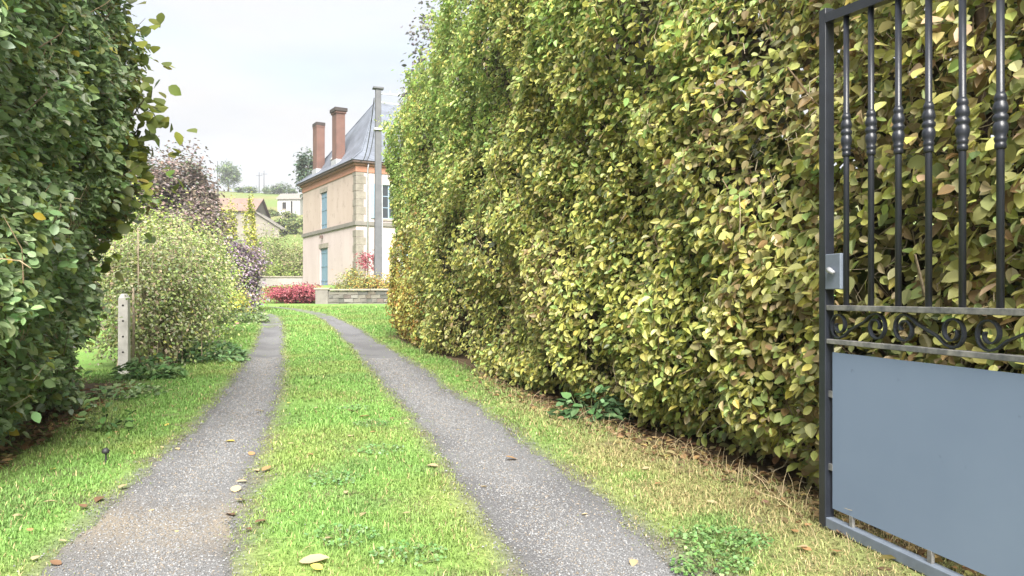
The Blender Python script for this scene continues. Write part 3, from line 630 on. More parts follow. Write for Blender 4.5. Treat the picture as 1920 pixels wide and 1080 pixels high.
shrub('garden_bush', 'yellow-green garden bush behind the low rubble wall at the house corner', 'shrub', (-8.15, 38.2), (.95, .8, .80), 5000, .085, [G['olive'], G['pale'], G['yell'], G['orange']], [.4, .3, .12, .18], 34, 12)
shrub('garden_bush', 'orange tinged garden bush around the foot of the concrete utility pole', 'shrub', (-6.5, 36.2), (.9, .6, .72), 5000, .085, [G['olive'], G['orange'], G['yell'], G['pale']], [.3, .35, .15, .2], 34, 12)

# ---- hazel leaning out above the left hedge
def hazel():
    x, y = -4.0, 6.3; root = tag(empty('hazel_tree', (x, y, g1(x, y))), 'yellow-green hazel with large round leaves leaning out above the shaggy hedge', 'tree')
    lo = np.array(root.location); mb = MB()
    tips = []
    for b in range(11):
        a = np.array((0, 0, -.05)) if b < 3 else None
        t = np.array((.30 + .72 * rng.random() , -.6 + 1.1 * rng.random(), 1.7 + 2.1 * rng.random()))
        st = np.array((rng.normal(0, .08), rng.normal(0, .08), -.05)); md = np.array((st[0] * .5 + t[0] * .25, st[1] * .5 + t[1] * .25, t[2] * .55))
        mb.tube([st, md, t], [.015, .011, .005], 6, TW[1], cap=False); tips.append((md, t))
    mb.build('trunk', M['bark'], root, True)
    n = 900; P = []; 
    for i in range(n):
        md, t = tips[rng.integers(len(tips))]; f = .35 + .75 * rng.random(); P.append(md + (t - md) * f + rng.normal(0, .16, 3))
    P = np.array(P); 
    # one spray reaching over the lane
    sp = np.array((.68, .1, .05)) + np.array([(.28, -.35, 3.0), (.36, -.3, 3.12), (.43, -.35, 3.05), (.33, -.4, 2.9), (.48, -.35, 3.15), (.26, -.4, 2.75), (.30, -.3, 2.6), (.36, 0.1, 1.95), (.40, 0.1, 1.88), (.42, .1, 1.8), (.36, .1, 1.78)]); P = np.concatenate([P, sp])
    n = len(P); Nn = unit(np.array((.3, -.5, .6)) + rng.normal(0, .45, (n, 3))); D = unit(rng.normal(0, .6, (n, 3)) + np.array((.1, 0, -.5))); L = .085 + .045 * rng.random(n)
    C = pal(n, [(0.235, .27, .05), (.16, .21, .05), (.30, .29, .06), (.11, .15, .05)], [.4, .25, .15, .2], .18)
    o = np.argsort(P[:, 1] - 2 * P[:, 0])[:200]; rest = np.setdiff1d(np.arange(n), o)
    leaf_objects(root, P[o] + lo, Nn[o], D[o], L[o], C[o], M['leaf'], 1.25)
    V, F, Cc = leaves(P[rest], Nn[rest], D[rest], L[rest], C[rest], 1.25); f = link('foliage', mesh_np('foliage', V, F, Cc), M['leaf'], root); f['kind'] = 'stuff'
hazel()

# ---- trees and bushes further off
shrub('plum_tree', 'large mauve-brown plum tree beyond the pale shrubs', 'tree', (-19.0, 41.0), (2.4, 2.3, 3.3), 22000, .20, [G['mauve'], G['brown'], (0.2, .15, .13), G['dk']], [.4, .3, .2, .1], 70, 26, TW[1], czf=1.35, trunk=(.16, 1.6), fname='crown', stuff=False, cs=.15)
shrub('plum_tree', 'smaller grey-brown plum tree beside the yellow poplar', 'tree', (-16.3, 38.0), (1.9, 1.6, 2.2), 15000, .17, [G['mauve'], G['brown'], (0.17, .15, .11), G['olive']], [.4, .3, .2, .1], 50, 26, TW[1], czf=1.3, trunk=(.12, 1.2), fname='crown', stuff=False, cs=.15)
shrub('plum_tree', 'dark mauve plum tree behind the lime shrub', 'tree', (-22.0, 43.0), (2.0, 2.0, 3.5), 13000, .20, [G['mauve'], G['brown'], G['bluegreen']], [.5, .3, .2], 50, 20, TW[1], czf=1.3, trunk=(.15, 1.6), fname='crown', stuff=False, cs=.15)
for k, (xx, yy, h, r_) in enumerate(((-19.6, 51.5, 3.3, .62), (-17.95, 51.0, 3.3, .5))):
    shrub('poplar_tree', ['slender bright yellow poplar next to the smaller plum tree', 'slender bright yellow poplar next to the olive bushes'][k], 'tree', (xx, yy), (r_, r_, h), 4200, .14, [G['yell'], (0.36, .36, .06), G['lime']], [.5, .3, .2], 40, 18, TW[2], czf=1.02, trunk=(.09, .5), fname='crown', stuff=False, cs=.16)
for k, (u, Y, r_, h, lb) in enumerate(((487, 62, 1.6, 2.6, 'olive green bush behind the left end of the pale garden wall'), (520, 63.5, 2.0, 2.8, 'broad olive bush behind the middle of the pale garden wall'), (553, 62.5, 1.5, 2.2, 'deep green bush at the house end of the pale garden wall'), (530, 61, 1.0, 1.4, 'low lime green bush just over the pale garden wall'))):
    shrub('olive_bush', lb, 'shrub', ((u - 960) / 1400 * Y, Y), (r_, r_, h), 4200, .14, [G['olive'], G['pale'], G['green'], G['tan']] if k != 3 else [G['lime'], G['pale'], G['olive'], G['green']], [.4, .25, .2, .15], 60, 12, TW[1])
shrub('overhanging_tree', 'sparse grey-leaved tree poking out past the far end of the hedge', 'tree', (-1.72, 18.0), (.95, .8, 2.3), 3000, .115, [(0.15, .14, .155), (0.13, .15, .11), (0.19, .19, .15)], [.45, .35, .2], 46, 40, TW[1], czf=2.35, trunk=(.13, 3.0), fname='crown', stuff=False, cs=.16, hollow=.5)
for k, (u, Y, vtop, r_, lb) in enumerate(((360, 205, 300, 2.0, 'narrow dark tree on the far ridge beside the plum trees'), (428, 205, 304, 2.9, 'round crowned tree on the far ridge right beside a pole'))):
    xx = (u - 960) / 1400 * Y; zt = CAMH + (555 - vtop) / 1400 * Y - g1(xx, Y)
    shrub('ridge_tree', lb, 'tree', (xx, Y), (r_, r_, zt * .38), 2600, .42, [G['bluegreen'], G['dk'], G['green']], [.4, .3, .3], 22, 20, TW[3], czf=1.63, trunk=(.28, 2.0), fname='crown', stuff=False, cs=.2, hollow=.45)
shrub('dark_conifer', 'dark blue-green tree behind the house beside the left chimney', 'tree', (-21.9, 80.0), (1.2, 1.2, 2.4), 2600, .28, [G['bluegreen'], G['dk']], [.6, .4], 44, 40, TW[3], czf=4.1, trunk=(.2, 6.0), fname='crown', stuff=False, cs=.16, hollow=.4)
for k, (u, w_, h) in enumerate(((468, 2.0, .9), (505, 2.2, 1.0), (520, 2.4, 1.3), (532, 2.0, 1.5), (545, 1.6, .8), (452, 1.3, .7))):
    Y = 204; shrub('ridge_bush', ['low dark bush on the ridge right of the round tree', 'dark bush on the ridge at the foot of the twin pylons', 'wide dark bush on the ridge past the twin pylons', 'highest dark bush on the ridge past the twin pylons', 'small dark bush on the ridge nearest the house roof', 'tiny bush on the ridge between the round tree and the pylons'][k], 'bush', ((u - 960) / 1400 * Y, Y), (w_, 1.5, h), 500, .4, [G['dk'], G['green'], G['bluegreen']], [.4, .3, .3], 14, 4, TW[3])
for k, (u, v, Y, r_, h) in enumerate(((545, 405, 118, 1.7, 1.1), (526, 412, 112, 1.3, .8), (561, 412, 108, 1.5, 1.2), (510, 395, 135, .9, .6))):
    shrub('slope_bush', ['dark bush on the hillside below the small white house', 'dark bush on the hillside left of and below the small white house', 'dark bush on the hillside against the house wall edge', 'small bush on the green hillside beside the barn verge'][k], 'bush', ((u - 960) / 1400 * Y, Y), (r_, r_, h), 900, .3, [G['green'], G['olive'], G['dk']], [.4, .35, .25], 18, 4, TW[3])

# ------------------------------------------------------------------ the open gate leaf
def gate():
    root = tag(empty('metal_gate', (1.216, 2.917, g1(1.216, 2.917) + .004), math.atan2(-.9763, .2164)), 'open dark grey metal gate leaf with round bars, scrolls and blue-grey lower panel', 'gate')
    Lg = 1.62; top = lambda x: 1.99 - .124 * x
    g = M['gate']
    MB().box((0, -.02, 0), (.04, .02, top(.02) + .02)).build('stile', g, root, bevel=.003)
    MB().box((Lg - .05, -.025, 0), (Lg, .025, top(Lg) + .05)).build('stile', g, root, bevel=.003)
    # sloping, slightly arched top rail
    m = MB(); n = 12; V = []
    for i in range(n + 1):
        x = .0405 + (Lg - .091) * i / n; z = top(x) + .0
        V += [(x, -.0195, z - .035), (x, .0195, z - .035), (x, .0195, z), (x, -.0195, z)]
    F = [(i*4+j, i*4+(j+1)%4, i*4+4+(j+1)%4, i*4+4+j) for i in range(n) for j in range(4)] + [(3,2,1,0), (n*4, n*4+1, n*4+2, n*4+3)]
    m.add(V, F).build('top_rail', g, root)
    MB().box((.0405, -.016, .842), (Lg - .0505, .016, .862)).build('middle_rail', M['gate_rail'], root, bevel=.002)
    MB().box((.0405, -.016, .714), (Lg - .0505, .016, .732)).build('middle_rail', M['gate_rail'], root, bevel=.002)
    MB().box((.0405, -.019, .006), (Lg - .0505, .019, .046)).build('bottom_rail', M['lock'], root, bevel=.003)
    MB().box((.063, -.0045, .085), (Lg - .0705, -.0005, .682)).build('panel', M['panel'], root)
    for (x, z, hx, hz) in ((.0505, .52, .013, .012), (.0505, .24, .013, .012), (.17, .066, .009, .0205), (.55, .066, .009, .0205), (.93, .066, .009, .0205)):
        MB().box((x - hx, -.006, z - hz), (x + hx, .006, z + hz)).build('clip', M['gate_rail'], root)
    prof = [(.0135, -.082), (.0185, -.078), (.0185, -.066), (.0155, -.063), (.019, -.058), (.021, -.05), (.0165, -.045), (.023, -.034), (.0255, -.02), (.022, -.007), (.0175, -.003), (.0245, .002), (.026, .010), (.0225, .016), (.018, .020), (.0235, .026), (.0255, .036), (.021, .050), (.0165, .056), (.0205, .060), (.019, .070), (.0135, .080)]
    x = .138; k = 0
    cm = MB().lathe([(.0105 + (r_ - .0118) * .72, z_) for r_, z_ in prof], 16).mesh('collar', True); cm.materials.append(g)
    while x < Lg - .08:
        z1 = top(x) - .036; zc = 1.497 - .15 * (x - .138)
        b = MB().tube([(0, 0, .8625), (0, 0, z1)], .0105, 12).build('bar', g, root, True); b.location = (x, 0, 0)
        c = link('collar', cm, None, b); c.location = (0, 0, zc)
        x += .1343; k += 1
    # S scrolls between the two middle rails
    zl, zh = .7325, .8415; zm = (zl + zh) / 2; r = (zh - zl) / 2 - .0052
    def scroll(x0, flip):
        W = .312; cx1 = x0 + .055; cx2 = x0 + W - .055
        P = []
        for i in range(27):                                # inner end of left curl to its bottom
            a = -math.pi / 2 - 2 * math.pi * 1.30 * (1 - i / 26); rr = r * (.30 + .70 * (i / 26) ** .7)
            P.append((cx1 + rr * .98 * math.cos(a) , rr * math.sin(a)))
        e = [(cx1 + .028, -r * .82), (cx1 + .06, -r * .35), ((cx1 + cx2) / 2, 0), (cx2 - .06, r * .35), (cx2 - .028, r * .82)]
        P += e
        Q = [(x0 * 2 + W - px, -pz) for px, pz in P[:27]][::-1]; P += Q
        return [(px, 0, zm + (-pz if flip else pz)) for px, pz in P]
    x = .043; f = False
    while x + .312 < Lg - .05:
        P = [Vector(p) for p in scroll(x, f)]; m = MB(); V = []; n = len(P)
        for i, p in enumerate(P):                           # flat bar section
            t = (P[min(i+1, n-1)] - P[max(i-1, 0)]).normalized(); nn = Vector((-t.z, 0, t.x)) * .0028
            for s1, yy in ((-1, -.0075), (1, -.0075), (1, .0075), (-1, .0075)): V.append(p + nn * s1 + Vector((0, yy, 0)))
        m.add(V, [(i*4+j, i*4+(j+1)%4, i*4+4+(j+1)%4, i*4+4+j) for i in range(n-1) for j in range(4)] + [(3,2,1,0), tuple((n-1)*4+j for j in range(4))])
        m.build('scroll', g, root); x += .338; f = not f
    # lock case with knob handle
    lk = MB().box((.0405, -.021, .922), (.130, .015, 1.057)).build('lock_case', M['lock'], root, bevel=.003)
    m = MB(); m.tube([(.078, -.021, .995), (.078, -.034, .995)], .009, 10); m.tube([(.078, -.032, .997), (.092, -.036, .992), (.112, -.034, .984)], [.011, .010, .007], 10)
    m.build('handle', M['zinc'], lk, True)
    # hinge pillar stands just out of the picture and carries the leaf
    p = Matrix.Translation(root.location) @ Matrix.Rotation(root.rotation_euler.z, 4, 'Z') @ Vector((Lg + .14, .0, 0))
    pr = tag(empty('hinge_post', (p.x, p.y, g1(p.x, p.y)), root.rotation_euler.z), 'slim dark steel hinge post carrying the open metal gate leaf', 'post')
    MB().box((-.035, -.035, -.08), (.035, .035, 1.9)).build('shaft', M['gate'], pr, bevel=.004)
    MB().box((-.04, -.04, 1.9), (.04, .04, 1.915)).build('cap', M['gate'], pr, bevel=.003)
    for z in (.3, 1.5):
        h = MB().box((Lg + .001, -.02, z - .03), (Lg + .105, .02, z + .03)).build('hinge', g, root, bevel=.002)
gate()

# ------------------------------------------------------------------ the house
def wall_panel(mb, fn, W, z0, z1, ops, depth=.22, c=None):
    """fn(u, z, d): d = depth into the wall; rectangular openings (u0,u1,z0,z1)."""
    us = sorted({0.0, W, *[o[0] for o in ops], *[o[1] for o in ops]}); zs = sorted({z0, z1, *[o[2] for o in ops], *[o[3] for o in ops]})
    for i in range(len(us) - 1):
        for j in range(len(zs) - 1):
            cu, cz = (us[i] + us[i+1]) / 2, (zs[j] + zs[j+1]) / 2
            if any(o[0] < cu < o[1] and o[2] < cz < o[3] for o in ops): continue
            mb.add([fn(us[i], zs[j], 0), fn(us[i+1], zs[j], 0), fn(us[i+1], zs[j+1], 0), fn(us[i], zs[j+1], 0)], [(0, 1, 2, 3)])
    for (a, b, c_, d) in ops:
        for (p, q) in (((a, c_), (b, c_)), ((b, c_), (b, d)), ((b, d), (a, d)), ((a, d), (a, c_))):
            mb.add([fn(*p, 0), fn(*q, 0), fn(*q, depth), fn(*p, depth)], [(0, 1, 2, 3)])
def house():
    C = (-9.6, 46.0); z0 = 1.55; rz = math.atan2(.524, .852)
    root = tag(empty('country_house', (*C, z0), rz), 'pink rendered two storey house with steep slate roof and blue shutters', 'house')
    W, Dp, ZE, ZS = 13.0, 11.5, 7.75, 3.85
    left = lambda u, z, d: (0 + d, u, z); front = lambda u, z, d: (u, 0 + d, z); right = lambda u, z, d: (W - d, u, z); back = lambda u, z, d: (u, Dp - d, z)
    lw = [(5.75, 7.15, 3.98, 6.5)]; ld = [(5.6, 7.35, .08, 2.66)]
    fw = [(1.62, 2.72, 4.2, 6.35), (5.6, 6.7, 4.2, 6.35), (9.6, 10.7, 4.2, 6.35)]; fl = [(3.6, 4.6, .9, 3.0), (6.5, 7.8, .1, 2.8), (9.6, 10.7, .9, 3.0)]
    m = MB(); wall_panel(m, left, Dp, ZS, 7.75, lw); m.build('wall', M['render_tan'], root)['label'] = 'tan rendered upper side wall'
    m = MB(); wall_panel(m, left, Dp, -.6, ZS, ld); m.build('wall', M['render'], root)
    m = MB(); wall_panel(m, front, W, -.6, 7.75, fw + fl); m.build('wall', M['render'], root)
    m = MB(); wall_panel(m, right, Dp, -.6, 7.75, []); m.build('wall', M['render'], root)
    m = MB(); wall_panel(m, back, W, -.6, 7.75, []); m.build('wall', M['render'], root)
    MB().box((.235, .235, -.6), (W - .235, Dp - .235, 7.6)).build('inner_core', M['dark'], root)
    # string course, brick band, cornice
    def ring(name, mt, z1, z2, o, i=.05):
        MB().box((-o, -o, z1), (W + o, i, z2)).build(name, mt, root, bevel=.01)
        MB().box((-o, i + .001, z1), (i, Dp + o, z2)).build(name, mt, root, bevel=.01)
    ring('string_course', M['string'], ZS - .13, ZS + .12, .09)
    ring('brick_band', M['brickband'], 7.02, 7.42, .05)
    ring('brick_cornice', M['brickband'], 7.423, 7.56, .16)
    ring('gutter', M['darkwood'], 7.563, 7.70, .34)
    # corner quoins, alternately long and short
    z = -.3; k = 0
    while z < 6.95:
        h = .50 if k % 2 == 0 else .44; a, b = (.62, .46) if k % 2 == 0 else (.48, .60)
        if not (z < ZS + .13 and z + h > ZS - .14):
            o = .018 + .008 * rng.random(); mb = MB(); zz = min(z + h - .03, 7.0)
            mb.add([(-o,-o,z),(a,-o,z),(a,.02,z),(.02,.02,z),(.02,b,z),(-o,b,z),(-o,-o,zz),(a,-o,zz),(a,.02,zz),(.02,.02,zz),(.02,b,zz),(-o,b,zz)],
                   [(0,1,7,6),(1,2,8,7),(2,3,9,8),(3,4,10,9),(4,5,11,10),(5,0,6,11),(0,5,4,3),(0,3,2,1),(6,7,8,9),(6,9,10,11)])
            mb.build('quoin_stone', M['quoin'], root); z += h
        else: z = ZS + .13
        k += 1
    # shutters of the upper side window (closed), door with its two leaves, lintels
    def leafset(u0, u1, za, zb, name, mt, d=.07):
        um = (u0 + u1) / 2
        for (a, b) in ((u0 + .02, um - .01), (um + .01, u1 - .02)):
            lf = MB().box((d, a, za + .02), (d + .04, b, zb - .02)).build(name, mt, root)
            for zz in (za + .3, (za + zb) / 2, zb - .35): MB().box((d - .025, a + .04, zz), (d - .001, b - .04, zz + .09)).build('batten', mt, lf)
    leafset(*lw[0], 'shutter', M['blue']); leafset(*ld[0], 'door_leaf', M['blue'], .1)
    MB().box((-.02, 5.55, 6.5), (.06, 7.35, 6.82)).build('lintel', M['limestone'], root)
    MB().box((-.02, 5.40, 2.661), (.06, 7.55, 2.98)).build('lintel', M['limestone'], root)
    MB().box((-.07, 5.55, 3.88), (.05, 7.35, 3.975)).build('sill', M['limestone'], root)
    MB().box((-.3, 5.5, -.3), (.02, 7.45, .079)).build('doorstep', M['limestone'], root)
    lm = MB(); lm.box((-.22, 6.60, 3.33), (-.04, 6.74, 3.55)); lm.box((-.041, 6.63, 3.38), (.02, 6.71, 3.5)); lm.build('wall_lamp', M['darkwood'], root)
    # front windows
    for wi, (u0, u1, za, zb) in enumerate(fw + [fl[0], fl[2]]):
        f = MB(); t = .07
        f.box((u0, .10, za), (u0 + t, .15, zb)); f.box((u1 - t, .10, za), (u1, .15, zb)); f.box((u0 + t, .10, za), (u1 - t, .15, za + t)); f.box((u0 + t, .10, zb - t), (u1 - t, .15, zb)); um = (u0 + u1) / 2
        f.box((um - .04, .10, za + t), (um + .04, .15, zb - t))
        for q in (1, 2): zz = za + (zb - za) * q / 3; f.box((u0 + t, .105, zz - .02), (um - .04, .145, zz + .02)); f.box((um + .04, .105, zz - .02), (u1 - t, .145, zz + .02))
        fo = f.build('window', M['paleblue'], root)
        for (a, b) in ((u0 + t, um - .04), (um + .04, u1 - t)): MB().box((a, .12, za + t), (b, .13, zb - t)).build('pane', M['glass'], fo)
        MB().box((u0 - .1, -.06, za - .12), (u1 + .1, .04, za - .002)).build('sill', M['limestone'], root)
        for (a, b) in ((u0 - .68, u0 - .02), (u1 + .02, u1 + .68)):
            s = MB().box((a, -.07, za), (b, -.03, zb)).build('shutter', M['paleblue'], root)
    lf = fl[1]; MB().box((lf[0] + .02, .1, lf[2]), (lf[1] - .02, .15, lf[3])).build('front_door', M['blue'], root)
    # drain pipe
    MB().tube([(.72, -.07, -.3), (.72, -.07, 7.2), (.72, -.22, 7.55)], .05, 8).build('drain_pipe', M['zinc'], root, True)
    # slate roof with flared eaves, hipped at both ends
    e = .40; zE = 7.70; V = []; rings = [(-e, zE), (.55, zE + .75), (3.5, 13.05)]
    for (i, z) in rings[:2]: V += [(i, i, z), (W - i, i, z), (W - i, Dp - i, z), (i, Dp - i, z)]
    hx = 3.5; V += [(hx, Dp / 2, 13.05), (W - hx, Dp / 2, 13.05)]
    F = [(j, (j+1) % 4, 4 + (j+1) % 4, 4 + j) for j in range(4)] + [(4, 5, 9, 8), (5, 6, 9), (6, 7, 8, 9), (7, 4, 8), (3, 2, 1, 0)]
    rf = MB().add(V, F).build('roof', M['slate'], root)
    for j in range(4):
        a, b = Vector(V[j]), Vector(V[4 + j]); c = Vector(V[8] if j in (0, 3) else V[9])
        MB().tube([a, b, c], .055, 6).build('hip_flashing', M['slate'], rf)
    MB().tube([V[8], V[9]], .08, 6).build('ridge_flashing', M['zinc'], rf)
    for p in (V[8], V[9]): MB().lathe([(.09, 0), (.05, .25), (.09, .4), (.03, .6), (.01, 1.0)], 8, org=p).build('finial', M['zinc'], rf, True)
    # skylight on the hip end between the chimneys
    def onhip(u, z): t = (z - (zE + .75)) / (13.05 - zE - .75); return Vector((.55 + (hx - .55) * t, u, z))
    a, b, c, d = onhip(6.55, 8.9), onhip(7.45, 8.9), onhip(7.45, 9.9), onhip(6.55, 9.9); nn = (b - a).cross(d - a).normalized(); nn = -nn if nn.x > 0 else nn
    sk = MB().add([*(p + nn * .02 for p in (a, b, c, d)), *(p + nn * .10 for p in (a, b, c, d))], [(0,1,2,3),(4,5,6,7),(0,1,5,4),(1,2,6,5),(2,3,7,6),(3,0,4,7)]).build('skylight', M['white'], rf)
    # chimneys: stack, cap course, crown
    for (u, top, sx, sy, capd) in ((5.06, 11.95, .60, .92, True), (9.47, 11.85, .60, .92, False)):
        x0, x1 = .28, .28 + sx; y0, y1 = u - sy / 2, u + sy / 2
        ch = MB().box((x0, y0, 7.6), (x1, y1, top - .22)).build('chimney', M['brick'], root)
        o = .13 if capd else .03
        MB().box((x0 - o * .5, y0 - o * .5, top - .30), (x1 + o * .5, y1 + o * .5, top - .221 + .06)).build('corbel', M['brick'], ch)
        MB().box((x0 - o, y0 - o, top - .16), (x1 + o, y1 + o, top + .06)).build('cap', M['soot'], ch)
        MB().box((x0 - .05, y0 - .05, 7.9), (x1 + .05, y1 + .05, 8.55)).build('flashing', M['zinc'], ch)
    return root
house()

# ------------------------------------------------------------------ utility pole, its bracket and the cable to the house
def pole():
    x, y = (709 - 960) / 1400 * 37.2, 37.2; z = g1(x, y)
    root = tag(empty('utility_pole', (x, y, z), R(20)), 'tall grey concrete utility pole in front of the house', 'pole')
    H = CAMH + (555 - 165) / 1400 * 37.2 - z
    def fr(z0, z1, a0, a1, b0, b1): return [(-a0,-b0,z0),(a0,-b0,z0),(a0,b0,z0),(-a0,b0,z0),(-a1,-b1,z1),(a1,-b1,z1),(a1,b1,z1),(-a1,b1,z1)]
    F = [(0,3,2,1),(4,5,6,7),(0,1,5,4),(1,2,6,5),(2,3,7,6),(3,0,4,7)]
    MB().add(fr(-.4, H, .195, .135, .17, .12), F).build('shaft', M['pole_conc'], root, bevel=.03)
    m = MB()
    for s in (-1, 1): m.add(fr(.5, H - .6, .03, .03, .0, .0), F) if False else None
    MB().box((-.26, -.19, H - .06), (.26, .19, H + .02)).build('cap', M['pole_conc'], root)
    MB().box((.15, -.04, H - .30), (1.2, .04, H - .24)).build('bracket', M['zinc'], root)
    MB().box((-.21, -.2, H - 2.12), (.21, .2, H - 2.02)).build('band', M['zinc'], root)
    MB().tube([(.19, -.2, .3), (.17, -.17, H * .55)], .025, 6).build('cable_guard', M['zinc'], root)
    for k in range(2): MB().lathe([(.03, 0), (.05, .03), (.03, .06), (.05, .09), (.03, .12)], 8, org=(.6 + .45 * k, 0, H - .24)).build('insulator', M['white'], root, True)
    p = Vector((x - .2, y, z + H - .5)); q = Vector((-9.35, 46.05, 9.25)); 
    def sag(a, b, s, n=16): return [a.lerp(b, i / n) - Vector((0, 0, s * 4 * (i / n) * (1 - i / n))) for i in range(n + 1)]
    c = MB().tube(sag(p, q, 1.0), .022, 5).build('overhead_cable', M['cable'], None, True); tag(c, 'black cable sagging from the concrete pole to the house eave', 'cable')
    q2 = Vector((-9.0, 46.2, 9.3)); c = MB().tube(sag(Vector((x - .18, y, z + H - 2.05)), q2, .35), .018, 5).build('overhead_cable', M['cable'], None, True); tag(c, 'thinner lower cable from the band on the concrete pole to the house eave', 'cable')
pole()

# ------------------------------------------------------------------ walls by the lane
def rubble_wall():
    xa, xb, yy, H = -9.25, -4.4, 35.2, .62; zb = g1(-8, yy)
    root = tag(empty('rubble_wall', (xa, yy, zb)), 'low grey rubble stone wall with flat coping slabs before the house', 'wall')
    Lw = xb - xa
    MB().box((.03, .04, -.3), (Lw - .02, .36, H - .02)).build('core', M['string'], root)
    variants = []
    for v in range(8):
        a = rng.normal(0, .06, (8, 3)); m = MB().box((0, 0, 0), (1, 1, 1)); me = None
        V = m.V[0] + a; c = .36 * np.array([(.30, .28, .25), (.38, .35, .30), (.24, .23, .21), (.33, .28, .23), (.27, .22, .20), (.42, .40, .36), (.30, .24, .21), (.22, .22, .2)][v])
        me = mesh_np('stone', V, [np.array(m.F[4])], np.tile(c, (8, 1))); me.materials.append(M['stone']); variants.append(me)
    z = -.12
    for course in range(4):
        h = .17 + .03 * rng.random(); x = .62 if course else .62
        while x < Lw - .1:
            w_ = .22 + .28 * rng.random(); o = bpy.data.objects.new('stone', variants[rng.integers(8)]); COL.objects.link(o); o.parent = root
            o.location = (x, -.03 + .03 * rng.random(), z); o.scale = (w_ - .025, .3, h - .025); x += w_
        z += h
    MB().box((-.02, -.04, -.2), (.58, .42, H + .04)).build('end_pier', M['string'], root, bevel=.03)
    x = -.08; k = 0
    while x < Lw:
        w_ = .75 + .3 * rng.random(); o = MB().box((x, -.1 + .03 * rng.random(), H + .045 * (k == 0) + .004), (x + w_ - .015, .46, H + .075 + .045 * (k == 0) + .02 * rng.random())).build('coping_slab', M['limestone'], root, bevel=.012); x += w_; k += 1
rubble_wall()
def garden_wall():
    a = Vector(((463 - 960) / 1400 * 56, 56, 0)); b = Vector((-15.7, 56.3, 0)); L_ = (b - a).length; zb = g1(a.x, a.y)
    root = tag(empty('garden_wall', (a.x, a.y, zb), math.atan2(b.y - a.y, b.x - a.x)), 'pale rendered garden wall running up to the side of the house', 'wall')
    MB().box((0, 0, -.6), (L_, .4, 1.52)).build('wall', M['wallwhite'], root)
    n = 5
    for k in range(n): MB().box((L_ * k / n + .01, -.06, 1.521), (L_ * (k + 1) / n - .01, .46, 1.62)).build('coping_slab', M['limestone'], root, bevel=.01)
    # stepped end beside the lane
    MB().box((-.5, -.1, -.6), (-.002, .5, 1.0)).build('end_pier', M['wallwhite'], root, bevel=.02)
garden_wall()

# ------------------------------------------------------------------ barn and small house on the hill
def gable_house(name, label, cat, x, y, rz, Lx, Dy, hw, hr, wallm, roofm, wins=(), ov=.4):
    z = g1(x, y); root = tag(empty(name, (x, y, z), rz), label, cat)
    MB().box((-Lx/2, -Dy/2, -2.5), (Lx/2, Dy/2, hw)).build('wall', wallm, root)
    MB().add([(-Lx/2,-Dy/2,hw),(-Lx/2,Dy/2,hw),(-Lx/2,0,hr),(Lx/2,-Dy/2,hw),(Lx/2,Dy/2,hw),(Lx/2,0,hr)], [(0,2,1),(3,4,5),(0,3,5,2),(1,2,5,4)]).build('gable', wallm, root)
    s = (hr - hw) / (Dy / 2); t = .14
    for sg in (-1, 1):
        yb = sg * (Dy/2 + ov); zb = hw - s * ov
        MB().add([(-Lx/2-ov,yb,zb+.03),(Lx/2+ov,yb,zb+.03),(Lx/2+ov,0,hr+.03),(-Lx/2-ov,0,hr+.03),(-Lx/2-ov,yb,zb+t),(Lx/2+ov,yb,zb+t),(Lx/2+ov,0,hr+t),(-Lx/2-ov,0,hr+t)], [(0,1,2,3),(4,5,6,7),(0,1,5,4),(1,2,6,5),(2,3,7,6),(3,0,4,7)]).build('roof', roofm, root)
    for (xa, xb, za, zb) in wins:
        w_ = MB().box((xa, -Dy/2 - .04, za), (xb, -Dy/2 - .003, zb)).build('window', M['dark'], root)
        MB().box((xa - .12, -Dy/2 - .08, za - .14), (xb + .12, -Dy/2 - .041, za - .002)).build('sill', M['limestone'], w_)
    return root
bx = (425 - 960) / 1400 * 108
barn = gable_house('hill_barn', 'long barn with faded red tiled roof on the hillside', 'barn', bx, 108, R(6), 9.6, 9, 2.9, 5.0, M['barnwall'], M['tile'], [(1.6, 2.3, 1.2, 2.2), (-2.5, -1.8, 1.2, 2.2)])
# lean-to with a sloping roof at the right end of the barn
lt = MB(); x0 = 4.85; lt.add([(x0,-4.3,-2.5),(x0+3.4,-4.3,-2.5),(x0+3.4,3,-2.5),(x0,3,-2.5),(x0,-4.3,2.7),(x0+3.4,-4.3,.5),(x0+3.4,3,.5),(x0,3,2.7)], [(0,1,5,4),(1,2,6,5),(2,3,7,6),(3,0,4,7),(4,5,6,7)])
ltw = lt.build('lean_to', M['barnwall'], barn)
MB().add([(x0,-4.6,2.75),(x0+3.9,-4.6,.22),(x0+3.9,3.2,.22),(x0,3.2,2.75),(x0,-4.6,2.95),(x0+3.9,-4.6,.42),(x0+3.9,3.2,.42),(x0,3.2,2.95)], [(0,3,2,1),(4,5,6,7),(0,1,5,4),(1,2,6,5),(2,3,7,6),(3,0,4,7)]).build('lean_to_roof', M['string'], ltw)
gable_house('hill_cottage', 'small white cottage with grey roof high on the hillside', 'house', (549 - 960) / 1400 * 138, 138, R(-4), 4.2, 4, 2.6, 3.7, M['white'], M['string'], [(-1.2, -.5, .8, 2.0), (.35, .7, .0, 2.2)], .25)
